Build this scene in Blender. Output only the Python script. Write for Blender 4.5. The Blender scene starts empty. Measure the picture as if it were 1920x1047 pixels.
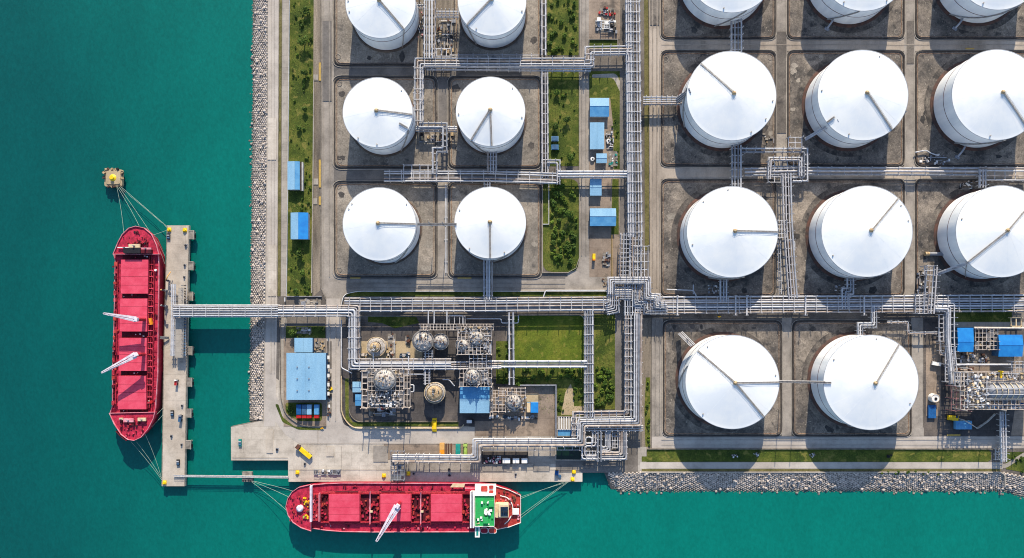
import bpy, bmesh, math, random
from mathutils import Vector
R = random.Random(11)
S, H, NX, NY = .45, 576., 970., 605.      # metres per photo pixel on the ground, camera height, nadir
GAIN = 1.55
scene = bpy.context.scene
COL = scene.collection
def P(x, y, z=0.):
    k = S*(H-z)/H
    return Vector(((x-NX)*k, -(y-NY)*k, z))
def base(x, y, z):                          # ground point under something seen at pixel x,y at height z
    p = P(x, y, z); return Vector((p.x, p.y, 0))
# ---------------------------------------------------------------- materials
def lin(c): return tuple(((v/255.)/12.92 if v/255. <= .04045 else ((v/255.+.055)/1.055)**2.4) for v in c)
def alb(c, g=None): return tuple(min(.9, v/(g or GAIN)) for v in lin(c)) + (1.,)
M = {}
class NT:
    def __init__(s, name):
        s.m = bpy.data.materials.new(name); s.m.use_nodes = True; s.t = s.m.node_tree
        s.b = s.t.nodes['Principled BSDF']; s.geo = s.n('ShaderNodeNewGeometry'); M[name] = s.m
    def n(s, typ, **kw):
        q = s.t.nodes.new(typ)
        for k, v in kw.items(): setattr(q, k, v)
        return q
    def l(s, a, b): s.t.links.new(a, b)
    def pos(s, sc=(1, 1, 1), rot=0):
        mp = s.n('ShaderNodeMapping'); mp.inputs['Scale'].default_value = sc; mp.inputs['Rotation'].default_value = (0, 0, rot)
        s.l(s.geo.outputs['Position'], mp.inputs['Vector']); return mp.outputs['Vector']
    def noise(s, scale, detail=5, rough=.6, vec=None):
        q = s.n('ShaderNodeTexNoise'); q.inputs['Scale'].default_value = scale; q.inputs['Detail'].default_value = detail; q.inputs['Roughness'].default_value = rough
        s.l(vec if vec is not None else s.geo.outputs['Position'], q.inputs['Vector']); return q.outputs['Fac']
    def ramp(s, fac, stops):
        q = s.n('ShaderNodeValToRGB'); e = q.color_ramp.elements
        while len(e) < len(stops): e.new(.5)
        for i, (p, c) in enumerate(stops):
            e[i].position = p; e[i].color = c if len(c) == 4 else tuple(c)+(1,)
        s.l(fac, q.inputs['Fac']); return q.outputs['Color']
    def mix(s, a, b, fac, mode='MIX'):
        q = s.n('ShaderNodeMix', data_type='RGBA', blend_type=mode)
        for i, v in ((0, fac), (6, a), (7, b)):
            if hasattr(v, 'is_output'): s.l(v, q.inputs[i])
            else: q.inputs[i].default_value = v
        return q.outputs[2]
    def done(s, col, rough=.8, spec=.3, metal=0, bump=None, bs=.3, bd=.1):
        if hasattr(col, 'is_output'): s.l(col, s.b.inputs['Base Color'])
        else: s.b.inputs['Base Color'].default_value = col
        s.b.inputs['Roughness'].default_value = rough; s.b.inputs['Specular IOR Level'].default_value = spec; s.b.inputs['Metallic'].default_value = metal
        if bump is not None:
            q = s.n('ShaderNodeBump'); q.inputs['Strength'].default_value = bs; q.inputs['Distance'].default_value = bd
            s.l(bump, q.inputs['Height']); s.l(q.outputs['Normal'], s.b.inputs['Normal'])
        return s.m
G1 = lambda v: (v, v, v, 1)
def mat(name, c1, c2=None, scale=.25, rough=.6, fine=None, famt=.25, metal=0, spec=.3, g=None, lo=.38, hi=.62, stretch=(1, 1, 1), bs=.3):
    t = NT(name); c2 = c2 or tuple(v*.9 for v in c1)
    col = t.ramp(t.noise(scale, vec=t.pos(stretch)), [(lo, alb(c1, g)), (hi, alb(c2, g))]); f = None
    if fine:
        f = t.noise(fine, 3, .7); col = t.mix(col, t.ramp(f, [(.3, G1(1-famt)), (.7, G1(1+famt*.6))]), 1., 'MULTIPLY')
    return t.done(col, rough, spec, metal, f, bs)
def ground(name, dark, mid, light, big=.02, medium=.12, fine=.9, famt=.3, stretch=(1, 1, 1), joints=None, spots=None, rough=.9, bs=.4, speck=None):
    t = NT(name); v = t.pos(stretch)
    a = t.ramp(t.noise(big, 6, .62, v), [(.33, alb(dark)), (.5, alb(mid)), (.68, alb(light))])
    b = t.noise(medium, 6, .7, v)
    a = t.mix(a, t.ramp(b, [(.3, G1(.72)), (.5, G1(1)), (.75, G1(1.18))]), 1., 'MULTIPLY')
    f = t.noise(fine, 4, .75)
    a = t.mix(a, t.ramp(f, [(.3, G1(1-famt)), (.7, G1(1+famt*.7))]), 1., 'MULTIPLY')
    if spots:
        s_ = t.noise(spots[0], 5, .65, t.pos((1, 1, 1), .7)); a = t.mix(a, alb(spots[1]), t.ramp(s_, [(spots[2], G1(0)), (spots[2]+.1, G1(.8))]))
    if speck:
        s_ = t.noise(speck[0], 2, .5, t.pos((1, 1, 1), .3)); a = t.mix(a, alb(speck[1]), t.ramp(s_, [(speck[2], G1(0)), (speck[2]+.06, G1(.75))]))
    if joints:
        q = t.n('ShaderNodeTexBrick'); t.l(t.geo.outputs['Position'], q.inputs['Vector'])
        q.inputs['Scale'].default_value = 1.; q.inputs['Brick Width'].default_value = joints[0]; q.inputs['Row Height'].default_value = joints[1]
        q.inputs['Mortar Size'].default_value = .13; q.inputs['Color1'].default_value = G1(1); q.inputs['Color2'].default_value = G1(.94); q.inputs['Mortar'].default_value = G1(.72)
        a = t.mix(a, q.outputs['Color'], 1., 'MULTIPLY')
    return t.done(a, rough, .2, 0, f, bs, .15)
ground('ground', (88, 82, 78), (122, 114, 107), (150, 140, 130), spots=(.05, (66, 62, 62), .6))
ground('bund_left', (110, 104, 98), (150, 140, 129), (178, 165, 151), big=.03, spots=(.08, (80, 77, 76), .59), medium=.25, famt=.42, speck=(.9, (196, 186, 172), .66))
ground('bund_right', (86, 82, 79), (132, 122, 113), (176, 162, 147), big=.035, spots=(.09, (54, 54, 57), .57), medium=.25, famt=.5, speck=(.8, (192, 180, 164), .66))
ground('worn_asphalt', (136, 128, 120), (156, 147, 138), (176, 166, 155), famt=.2, medium=.2)
ground('worn_light', (170, 160, 151), (187, 177, 167), (203, 193, 183), famt=.15, medium=.2)
ground('worn_warm', (154, 141, 128), (171, 158, 145), (188, 174, 160), famt=.15, medium=.2)
ground('bund_pale', (140, 132, 122), (166, 156, 144), (186, 174, 160), medium=.3, famt=.4)
ground('bund_stain', (62, 60, 60), (84, 80, 78), (110, 102, 96), medium=.3, famt=.45)
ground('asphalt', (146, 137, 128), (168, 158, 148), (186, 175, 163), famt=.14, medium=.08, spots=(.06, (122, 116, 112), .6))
ground('asphalt_dark', (100, 96, 95), (122, 116, 112), (142, 134, 128), famt=.18, medium=.1, spots=(.07, (84, 82, 82), .6))  # darker asphalt; on the left cross roads it stands in for shadow
ground('road_light', (184, 173, 163), (199, 188, 178), (213, 203, 192), famt=.08, medium=.05)
ground('concrete', (190, 176, 160), (208, 195, 180), (222, 210, 196), famt=.1, medium=.08, joints=(14, 11), spots=(.05, (166, 154, 142), .61))
ground('jetty_top', (188, 172, 156), (206, 192, 176), (222, 208, 194), famt=.1, medium=.1, joints=(40, 22), spots=(.09, (150, 138, 126), .62))
ground('yard', (140, 122, 108), (164, 146, 130), (190, 168, 148), famt=.16, joints=(9, 9), spots=(.05, (96, 88, 82), .55))
ground('yard_dark', (78, 74, 74), (98, 92, 90), (140, 126, 114), famt=.2, joints=(7, 7), spots=(.06, (60, 58, 60), .56))
ground('road_warm', (164, 150, 136), (182, 168, 154), (196, 182, 168), famt=.1, medium=.08, stretch=(1, .3, 1), spots=(.05, (142, 130, 120), .6))
ground('path', (170, 160, 150), (184, 174, 162), (196, 186, 174), famt=.1, medium=.1, joints=(5, 5))
ground('beige', (180, 158, 126), (198, 176, 142), (206, 186, 156), famt=.15, spots=(.1, (140, 122, 98), .62))
ground('trench', (100, 92, 84), (142, 130, 116), (172, 156, 138), big=.08, medium=.3, famt=.35, stretch=(1, .12, 1))
ground('grass', (54, 72, 24), (88, 100, 36), (128, 126, 58), big=.05, medium=.3, fine=1.2, famt=.5, spots=(.12, (56, 74, 26), .58), bs=1., speck=(.16, (138, 130, 66), .6))
ground('lawn', (72, 92, 24), (98, 114, 32), (128, 130, 46), big=.04, medium=.2, fine=1.3, famt=.4, bs=1., spots=(.06, (74, 92, 28), .56), speck=(.2, (136, 132, 58), .62))
ground('verge', (92, 92, 52), (120, 112, 68), (136, 126, 84), big=.1, medium=.3, fine=1., famt=.4, bs=1.)
ground('apron', (84, 78, 74), (112, 104, 98), (146, 136, 124), big=.06, medium=.3, famt=.5, spots=(.12, (60, 58, 58), .5))
mat('kerb', (168, 158, 146), (120, 112, 104), .3, .9, 1.2)
mat('bund_wall', (84, 76, 72), (56, 52, 52), .3, .9, 1.)
mat('bund_pipe', (196, 160, 128), (120, 84, 64), .4, .6)
mat('roof_white', (246, 246, 244), (232, 236, 240), .06, .55, g=1.42)
mat('shell_white', (238, 238, 238), (212, 216, 220), .08, .45, stretch=(1, 1, .2), g=1.15)
mat('girder_red', (120, 84, 78), (92, 78, 84), .4, .7)
mat('rust', (120, 74, 56), (84, 62, 54), .3, .9, 1.)
mat('rust_base', (108, 76, 66), (78, 64, 60), .25, .9, 1.)
mat('primer_red', (176, 128, 126), (136, 96, 96), .4, .7)
mat('tank_base', (120, 104, 90), (88, 78, 70), .3, .9, 1.)
mat('walk_grey', (190, 184, 178), (156, 146, 138), .6, .6)
mat('rail_grey', (206, 200, 196), (170, 160, 152), .6, .5)
mat('vent', (214, 190, 150), (160, 128, 92), .8, .6)
mat('pipe_a', (228, 228, 232), (200, 200, 206), .3, .5, spec=.4, g=1.65)
mat('pipe_b', (214, 210, 212), (182, 178, 182), .3, .5, spec=.4, g=1.65)
mat('pipe_c', (196, 198, 206), (164, 166, 174), .3, .5, spec=.4, g=1.65)
mat('pipe_d', (206, 192, 182), (160, 140, 128), .15, .6, g=1.65)
mat('pipe_e', (156, 160, 170), (126, 130, 140), .3, .5, g=1.6)
mat('steel', (226, 224, 226), (196, 192, 194), .4, .6, g=1.65)
mat('steel_grey', (160, 162, 170), (132, 134, 142), .4, .55)
mat('steel_beige', (228, 214, 202), (194, 178, 166), .5, .6, g=1.5)
mat('tray', (150, 152, 158), (120, 122, 130), .4, .6, 2.)
mat('vessel_grey', (214, 206, 198), (160, 152, 146), .6, .5, 1.5, .3, lo=.42, hi=.58)
mat('ship_streak', (226, 110, 120), (150, 60, 60), .8, .7, 2., .4)
mat('grating', (128, 126, 128), (98, 98, 102), .6, .7, 3.)
mat('roof_blue', (156, 200, 228), (132, 180, 214), .12, .6, 1.1, .16, lo=.3, hi=.7, stretch=(1, .25, 1))
mat('roof_blue2', (104, 170, 216), (80, 150, 204), .15, .5, .8, .1)
mat('roof_blue3', (44, 150, 228), (36, 132, 214), .2, .5, .8, .1)
mat('wall_blue', (70, 112, 150), (54, 90, 124), .3, .7)
mat('wall_pale', (200, 198, 196), (176, 174, 172), .3, .7)
mat('dark', (38, 36, 40), (26, 26, 30), .5, .6)
mat('glass', (40, 60, 80), (28, 44, 60), .5, .12, spec=.6)
mat('tyre', (36, 34, 34), (28, 28, 28), .5, .9)
mat('white', (240, 238, 234), (220, 216, 212), .3, .5, g=1.25)
mat('yellow', (246, 208, 30), (228, 184, 20), .4, .5, g=1.3)
mat('yellow_line', (214, 176, 84), (190, 158, 90), .5, .8, 1.)
mat('orange', (236, 152, 36), (220, 132, 24), .4, .5, g=1.3)
mat('orange_pale', (240, 186, 110), (226, 170, 96), .4, .5)
mat('teal', (40, 160, 146), (30, 138, 128), .5, .5)
mat('lime', (190, 216, 110), (160, 190, 84), .5, .5)
mat('red', (204, 40, 40), (176, 30, 34), .5, .5)
mat('blue', (40, 106, 170), (30, 86, 146), .4, .5)
mat('pond', (14, 40, 22), (10, 32, 20), .2, .15, spec=.5)
mat('ship_hull', (176, 24, 56), (150, 18, 46), .1, .55)
mat('ship_deck', (218, 48, 82), (158, 24, 56), .22, .75, 1.1, .42, lo=.4, hi=.66)
mat('ship_hatch', (242, 88, 114), (228, 68, 96), .16, .7, 1.6, .14)
mat('ship_dark_shade', (110, 10, 34), (70, 8, 26), .3, .8, 1.2)  # dark red paint; on the upright ship's cross decks also painted shade
mat('ship_gear', (214, 60, 76), (140, 20, 40), .8, .6, 1.4, .4)
mat('ship_rim', (240, 170, 180), (226, 110, 128), .2, .6)
mat('ship_red2', (214, 84, 72), (176, 48, 44), .3, .6, 1.2, .3)
mat('ship_green', (40, 190, 96), (60, 170, 96), .2, .6, 1., .15)
mat('ship_cream', (240, 220, 180), (222, 190, 150), .4, .6)
mat('crane_white', (236, 224, 232), (204, 194, 206), .3, .5, g=1.35)
mat('rope', (196, 206, 190), (150, 178, 160), .5, .9)
mat('trunk', (92, 76, 58), (70, 58, 46), 1., .9)
mat('rock_bed', (112, 106, 102), (80, 80, 80), .3, .95, 1.)
def leafmat(name, c1, c2, c3):
    t = NT(name); oi = t.n('ShaderNodeObjectInfo')
    a = t.ramp(t.noise(.9, 3, .6), [(.3, alb(c1)), (.5, alb(c2)), (.72, alb(c3))])
    a = t.mix(a, t.ramp(oi.outputs['Random'], [(0, G1(.75)), (1, G1(1.2))]), 1., 'MULTIPLY')
    return t.done(a, .7, .2)
leafmat('leaf', (40, 66, 20), (70, 98, 30), (112, 128, 48))
leafmat('leaf_light', (64, 92, 24), (98, 124, 36), (140, 150, 60))
def rockmat():
    t = NT('rock'); oi = t.n('ShaderNodeObjectInfo')
    q = t.n('ShaderNodeTexVoronoi'); q.inputs['Scale'].default_value = .45; t.l(t.geo.outputs['Position'], q.inputs['Vector'])
    sep = t.n('ShaderNodeSeparateColor'); t.l(q.outputs['Color'], sep.inputs['Color'])
    a = t.ramp(sep.outputs[0], [(0, alb((172, 160, 150))), (.5, alb((204, 191, 181))), (1, alb((228, 212, 200)))])
    sz = t.n('ShaderNodeSeparateXYZ'); t.l(t.geo.outputs['Position'], sz.inputs[0]); mz = t.n('ShaderNodeMapRange'); t.l(sz.outputs[2], mz.inputs[0]); mz.inputs[1].default_value = -5; mz.inputs[2].default_value = -3.6
    a = t.mix(t.mix(a, (.34, .36, .33, 1), 1., 'MULTIPLY'), a, mz.outputs[0])
    f = t.noise(1.4, 4, .7); a = t.mix(a, t.ramp(f, [(.3, G1(.75)), (.7, G1(1.1))]), 1., 'MULTIPLY')
    t.done(a, .9, .2, 0, f, .4)
rockmat()
def watermat():
    t = NT('water'); v = t.pos((1, 1, 1))
    sx = t.n('ShaderNodeSeparateXYZ'); t.l(t.geo.outputs['Position'], sx.inputs[0])
    mr = t.n('ShaderNodeMapRange'); mr.inputs[1].default_value = -450; mr.inputs[2].default_value = -150; mr.interpolation_type = 'SMOOTHSTEP'
    wob = t.n('ShaderNodeMath', operation='MULTIPLY_ADD'); t.l(t.noise(.006, 3, .5), wob.inputs[0]); wob.inputs[1].default_value = 160; t.l(sx.outputs[0], wob.inputs[2])
    ad = t.n('ShaderNodeMath', operation='SUBTRACT'); t.l(wob.outputs[0], ad.inputs[0]); ad.inputs[1].default_value = 80
    t.l(ad.outputs[0], mr.inputs[0])
    deep = alb((3, 88, 86)); lighter = alb((3, 122, 109))  # deep tone: vignette falloff toward the west put into the water colour
    a = t.mix(deep, lighter, mr.outputs[0])
    a = t.mix(a, t.ramp(t.noise(.03, 5, .6, t.pos((1, .45, 1), .5)), [(.3, G1(.93)), (.7, G1(1.06))]), 1., 'MULTIPLY')
    a = t.mix(a, t.ramp(t.noise(.5, 4, .7, t.pos((1, .6, 1), .5)), [(.3, G1(.84)), (.7, G1(1.12))]), 1., 'MULTIPLY')
    w = t.noise(.35, 5, .65, t.pos((1, .5, 1), .6))
    t.done(a, .3, .2, 0, w, .35, .5)
watermat()
# ---------------------------------------------------------------- mesh builder
WL = {}
class MB:
    def __init__(s): s.v = []; s.f = []; s.sm = []
    def add(s, vs, fs, smooth=False):
        o = len(s.v); s.v += [tuple(v) for v in vs]; s.f += [tuple(i+o for i in f) for f in fs]; s.sm += [smooth]*len(fs); return s
    def box(s, c, d, rz=0., tilt=0.):
        vs = []
        cr, sr = math.cos(rz), math.sin(rz); ct, st = math.cos(tilt), math.sin(tilt)
        for z in (-.5, .5):
            for x, y in ((-.5, -.5), (.5, -.5), (.5, .5), (-.5, .5)):
                X, Y, Z = x*d[0], y*d[1], z*d[2]
                X, Z = X*ct - Z*st, X*st + Z*ct
                vs.append((c[0]+X*cr-Y*sr, c[1]+X*sr+Y*cr, c[2]+Z))
        return s.add(vs, [(3, 2, 1, 0), (4, 5, 6, 7), (0, 1, 5, 4), (1, 2, 6, 5), (2, 3, 7, 6), (3, 0, 4, 7)])
    def prism(s, poly, z0, z1, inset=0., bottom=True):
        n = len(poly); c = sum((Vector((p[0], p[1])) for p in poly), Vector((0, 0)))/n
        lo = [(c.x+(p[0]-c.x)*(1-inset), c.y+(p[1]-c.y)*(1-inset), z0) for p in poly]; hi = [(p[0], p[1], z1) for p in poly]
        fs = [tuple(range(n, 2*n))] + [(i, (i+1) % n, (i+1) % n+n, i+n) for i in range(n)]
        if bottom: fs.append(tuple(reversed(range(n))))
        return s.add(lo+hi, fs)
    def sheet(s, poly, z): return s.add([(p[0], p[1], z) for p in poly], [tuple(range(len(poly)))])
    def lathe(s, c, prof, n=48, cap0=False, cap1=True, smooth=True):
        vs = []; fs = []
        for r, z in prof:
            for i in range(n):
                a = 2*math.pi*i/n; vs.append((c[0]+r*math.cos(a), c[1]+r*math.sin(a), z))
        for k in range(len(prof)-1):
            for i in range(n): fs.append((k*n+i, k*n+(i+1) % n, (k+1)*n+(i+1) % n, (k+1)*n+i))
        s.add(vs, fs, smooth)
        if cap0: s.add(vs[:n], [tuple(reversed(range(n)))])
        if cap1: s.add(vs[-n:], [tuple(range(n))])
        return s
    def cyl(s, c, r, z0, z1, n=16): return s.lathe(c, [(r, z0), (r, z1)], n, True, True)
    def tube(s, pts, r, n=8, closed=False):
        pts = [Vector(p) for p in pts]; m = len(pts); vs = []; fs = []
        for i, p in enumerate(pts):
            a = pts[i-1] if (i or closed) else p; b = pts[(i+1) % m] if (i < m-1 or closed) else p
            d1 = (p-a).normalized() if (p-a).length > 1e-6 else (b-p).normalized(); d2 = (b-p).normalized() if (b-p).length > 1e-6 else d1
            t = (d1+d2); t = t.normalized() if t.length > 1e-4 else d1
            k = 1/max(.5, t.dot(d1))
            up = Vector((0, 0, 1)) if abs(t.z) < .95 else Vector((0, 1, 0))
            x = t.cross(up).normalized(); y = x.cross(t)
            for j in range(n):
                an = 2*math.pi*j/n; vs.append(p + x*(math.cos(an)*r*k) + y*(math.sin(an)*r))
        for i in range(m if closed else m-1):
            for j in range(n): fs.append((i*n+j, i*n+(j+1) % n, ((i+1) % m)*n+(j+1) % n, ((i+1) % m)*n+j))
        s.add(vs, fs, True)
        if not closed: s.add(vs[:n], [tuple(range(n))]); s.add(vs[-n:], [tuple(reversed(range(n)))])
        return s
    def wall(s, pts, w, z0, z1, closed=False):
        pts = [Vector((p[0], p[1])) for p in pts]
        L = offs(pts, w/2, closed); Q = offs(pts, -w/2, closed); m = len(pts); vs = []; fs = []
        for a, b in zip(L, Q): vs += [(a.x, a.y, z0), (b.x, b.y, z0), (b.x, b.y, z1), (a.x, a.y, z1)]
        for i in range(m if closed else m-1):
            j = (i+1) % m
            for k in range(4): fs.append((i*4+k, i*4+(k+1) % 4, j*4+(k+1) % 4, j*4+k))
        if not closed: fs += [(0, 1, 2, 3), (m*4-1, m*4-2, m*4-3, m*4-4)]
        return s.add(vs, fs)
    def build(s, name, m, parent=None, recalc=True):
        if parent is not None: o = WL[parent.name]
        else:
            xs = [v[0] for v in s.v]; ys = [v[1] for v in s.v]; zs = [v[2] for v in s.v]
            o = Vector(((min(xs)+max(xs))/2, (min(ys)+max(ys))/2, min(zs)))
        me = bpy.data.meshes.new(name); me.from_pydata([(v[0]-o.x, v[1]-o.y, v[2]-o.z) for v in s.v], [], s.f)
        me.polygons.foreach_set('use_smooth', s.sm); me.materials.append(M[m])
        if recalc:
            bm = bmesh.new(); bm.from_mesh(me); bmesh.ops.recalc_face_normals(bm, faces=bm.faces); bm.to_mesh(me); bm.free()
        ob = bpy.data.objects.new(name, me); COL.objects.link(ob)
        if parent is not None: ob.parent = parent
        else: ob.location = o
        WL[ob.name] = o.copy(); return ob
def offs(pts, d, closed=False):
    out = []; m = len(pts)
    for i, p in enumerate(pts):
        a = pts[i-1] if (i or closed) else None; b = pts[(i+1) % m] if (i < m-1 or closed) else None
        d1 = (p-a).normalized() if a is not None else None; d2 = (b-p).normalized() if b is not None else None
        d1 = d1 or d2; d2 = d2 or d1
        n1 = Vector((-d1.y, d1.x)); n2 = Vector((-d2.y, d2.x)); n = n1+n2
        n = n.normalized() if n.length > 1e-4 else n1
        out.append(p + n*(d/max(.4, n.dot(n1))))
    return out
def fil(pts, f, closed=False, n=4):
    pts = [Vector(p) for p in pts]; out = []; m = len(pts)
    for i, p in enumerate(pts):
        if not closed and i in (0, m-1): out.append(p); continue
        a = pts[i-1]; b = pts[(i+1) % m]
        k = min(f, (p-a).length*.48, (b-p).length*.48)
        q0 = p+(a-p).normalized()*k; q1 = p+(b-p).normalized()*k
        for j in range(n+1):
            t = j/n; out.append(q0*(1-t)**2 + p*(2*t*(1-t)) + q1*t*t)
    return out
def rr(x0, y0, x1, y1, r=10): return fil([(x0, y0), (x1, y0), (x1, y1), (x0, y1)], r, True, 5)
def W(pts, z=0.): return [P(p[0], p[1], z) for p in pts]
def tag(o, label=None, cat=None, group=None, kind=None):
    for k, v in (('label', label), ('category', cat), ('group', group), ('kind', kind)):
        if v: o[k] = v
    return o
def thing(name, label, cat, loc, group=None):
    o = bpy.data.objects.new(name, None); COL.objects.link(o); o.location = loc; o.empty_display_size = 1
    WL[o.name] = Vector(loc); return tag(o, label, cat, group)
CUBE = {}; CYL = {}
def pb(name, m, parent, c, d, rz=0., ry=0.):       # a box part: shared unit cube, scaled
    if m not in CUBE:
        b = MB().box((0, 0, 0), (1, 1, 1)); ob = b.build('block', m); CUBE[m] = ob.data; bpy.data.objects.remove(ob)
    o = bpy.data.objects.new(name, CUBE[m]); COL.objects.link(o); o.parent = parent
    o.location = Vector(c)-WL[parent.name]; o.scale = d; o.rotation_euler = (0, ry, rz); WL[o.name] = Vector(c); return o
def pc(name, m, parent, c, r, h, axis='z', rz=0.):  # a round part: shared unit cylinder, scaled
    if m not in CYL:
        b = MB().cyl((0, 0, 0), 1, -.5, .5, 14); ob = b.build('round', m); me = ob.data; bpy.data.objects.remove(ob)
        me.transform(__import__('mathutils').Matrix.Translation((0, 0, -.5))) if False else None
        zs = [v.co.z for v in me.vertices]; dz = (min(zs)+max(zs))/2
        for v in me.vertices: v.co.z -= dz
        CYL[m] = me
    o = bpy.data.objects.new(name, CYL[m]); COL.objects.link(o); o.parent = parent
    o.location = Vector(c)-WL[parent.name]; o.scale = (r, r, h)
    o.rotation_euler = (0, math.pi/2 if axis == 'x' else 0, rz) if axis != 'y' else (math.pi/2, 0, rz)
    WL[o.name] = Vector(c); return o
def sheet(name, poly, z, m, kind='structure', label=None, cat=None):
    return tag(MB().sheet(W(poly), z).build(name, m), label, cat, None, kind)
def rect(x0, y0, x1, y1): return [(x0, y0), (x1, y0), (x1, y1), (x0, y1)]
# ================================================================ setting
WZ = -5.0
tag(MB().sheet([(-2600, -2200), (2600, -2200), (2600, 2200), (-2600, 2200)], WZ).build('water', 'water'), None, None, None, 'structure')
land = [(500, -900), (500, 200), (497, 560), (492, 788), (433, 800), (433, 864), (540, 864), (540, 904), (1092, 904), (1092, 887), (1883, 887), (1900, 893), (1960, 905), (4200, 905), (4200, -900)]
tag(MB().prism(W(land), -9, 0).build('ground', 'ground'), None, None, None, 'structure')
Z = [.06]
def lay(name, poly, m, dz=.02, **k):
    Z[0] += .003 if dz == .02 else .0015; return sheet(name, poly, Z[0], m, **k)
def grass(poly, label, m='grass'):
    return lay('grass', poly, m, kind='stuff', label=label, cat='grass')
# quay apron and coast
lay('pavement', [(433, 801), (492, 789), (503, 700), (640, 790), (880, 800), (1042, 812), (1042, 862), (1134, 862), (1134, 886), (1092, 886), (1092, 903.5), (540.5, 903.5), (540.5, 863.5), (433.5, 863.5)], 'concrete')
lay('road', [(502, -300), (524, -300), (520, 560), (517, 760), (516, 800), (495, 800), (494, 560), (502, 200)], 'road_light')
grass([(524.5, -300), (530, -300), (526, 556), (520, 556)], 'narrow strip of dry grass between the coastal road and the footpath', 'verge')
lay('path', [(531, -300), (543, -300), (539, 556), (527, 556)], 'path')
lay('path', [(527, 596), (538, 596), (534, 745), (540, 775), (556, 792), (570, 797), (612, 800), (612, 803), (566, 802), (545, 797), (530, 780), (522, 745)], 'path')
grass([(544, -300), (590, -300), (588, 300), (585, 556), (538, 556), (541, 300)], 'long rough grass strip with dark shrubs beside the coastal footpath')
lay('pavement', [(590, -300), (601, -300), (600, 545), (588, 556), (586, 400)], 'trench')
# roads on the left block
lay('road', [(603, -300), (626, -300), (626, 500), (632, 516), (650, 521), (1064, 521), (1064, 547), (668, 547), (648, 556), (640, 572), (638, 800), (612, 800), (612, 560), (603, 545)], 'asphalt')
lay('road', [(1087, -300), (1104, -300), (1104, 470), (1110, 490), (1110, 547), (1064, 547), (1064, 513), (1080, 500), (1087, 482)], 'asphalt')
lay('road', rect(640, 519, 1064, 523), 'asphalt_dark')
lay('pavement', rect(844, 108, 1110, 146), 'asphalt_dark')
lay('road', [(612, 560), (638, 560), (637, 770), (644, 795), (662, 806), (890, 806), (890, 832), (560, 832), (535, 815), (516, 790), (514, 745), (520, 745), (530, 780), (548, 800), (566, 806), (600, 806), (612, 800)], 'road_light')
lay('road', rect(626, 124, 818, 144), 'asphalt_dark')  # cross road lies in shadow; that shade is put into the colour
lay('road', rect(626, 316, 1014, 340), 'asphalt_dark')  # shadow over this cross road likewise painted in as a darker surface
lay('pavement', rect(1060, 520, 1146, 548), 'asphalt')
grass([(655, 548), (1140, 548), (1140, 556), (648, 556)], 'thin green strip behind the long white fence north of the main pipe rack')
# middle green
grass(rect(1026, -300, 1085, 104), 'bushy green plot at the top beside the pump yard')
grass(rect(1026, 132, 1085, 312), 'green plot with two small blue cabinets on it')
grass(fil([(1018, 336), (1085, 336), (1085, 510), (1018, 510)], 18, True), 'thick green plot east of the lowest middle tank')
lay('pavement', rect(1104, -300, 1163, 74), 'yard')
grass(rect(1105, 76, 1158, 92), 'small rectangle of grass below the pump yard')
lay('pavement', rect(1105, 134, 1162, 520), 'yard')
grass([(1105, 134), (1162, 134), (1162, 318), (1150, 318), (1150, 240), (1144, 184), (1105, 184)], 'green plot around the upper blue sheds')
grass([(1148, 336), (1160, 336), (1160, 440), (1146, 440)], 'grass strip east of the lower blue sheds')
lay('path', fil([(1110, 146), (1150, 146), (1166, 180), (1166, 330), (1170, 330), (1170, 172), (1156, 138), (1110, 140)], 8, True), 'path')
lay('pavement', rect(1162, 134, 1175, 520), 'asphalt_dark')
# right of the main rack
grass([(1207, -300), (1215, -300), (1217, 470), (1209, 470)], 'narrow grass strip between the main pipe rack and the road', 'verge')
lay('road', [(1217, -300), (1240, -300), (1240, 555), (1218, 555)], 'road_warm')
for y0, y1 in ((74, 96), (313, 337)): lay('road', rect(1238, y0, 2300, y1), 'road_warm')
for x0, x1 in ((1454, 1476), (1695, 1716)): lay('road', rect(x0, -300, x1, 556), 'asphalt')
lay('road', [(1222, 596), (1243, 596), (1243, 818), (1466, 818), (1466, 596), (1484, 596), (1484, 818), (1708, 818), (1708, 596), (1730, 596), (1730, 800), (1742, 818), (2300, 818), (2300, 841), (1222, 841)], 'asphalt')
lay('road', rect(1222, 819, 2300, 841), 'road_light')
lay('pavement', rect(1203, 596, 1221, 845), 'trench')
grass([(1211, 708), (1219, 708), (1219, 838), (1210, 838), (1208, 770)], 'upright hedge-like grass strip west of the service road')
lay('pavement', rect(1196, 838, 1212, 886), 'path')
grass([(1213, 843), (1852, 843), (1858, 848), (1858, 862), (1852, 866), (1203, 866), (1203, 856), (1213, 856)], 'long shaded grass strip between the service road and the seawall path')
lay('path', [(1200, 867), (1880, 867), (1880, 879), (1200, 879)], 'road_light')
grass([(1203, 879.5), (1876, 879.5), (1876, 884), (1203, 884)], 'thin dry grass line behind the seawall', 'verge')
grass([(1885, 848), (2300, 840), (2300, 893), (1960, 893), (1886, 880)], 'green corner at the end of the seawall')
lay('path', fil([(1868, 872), (1885, 870), (1930, 842), (2100, 800), (2100, 808), (1932, 848), (1888, 877), (1868, 880)], 5, True), 'path')
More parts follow.
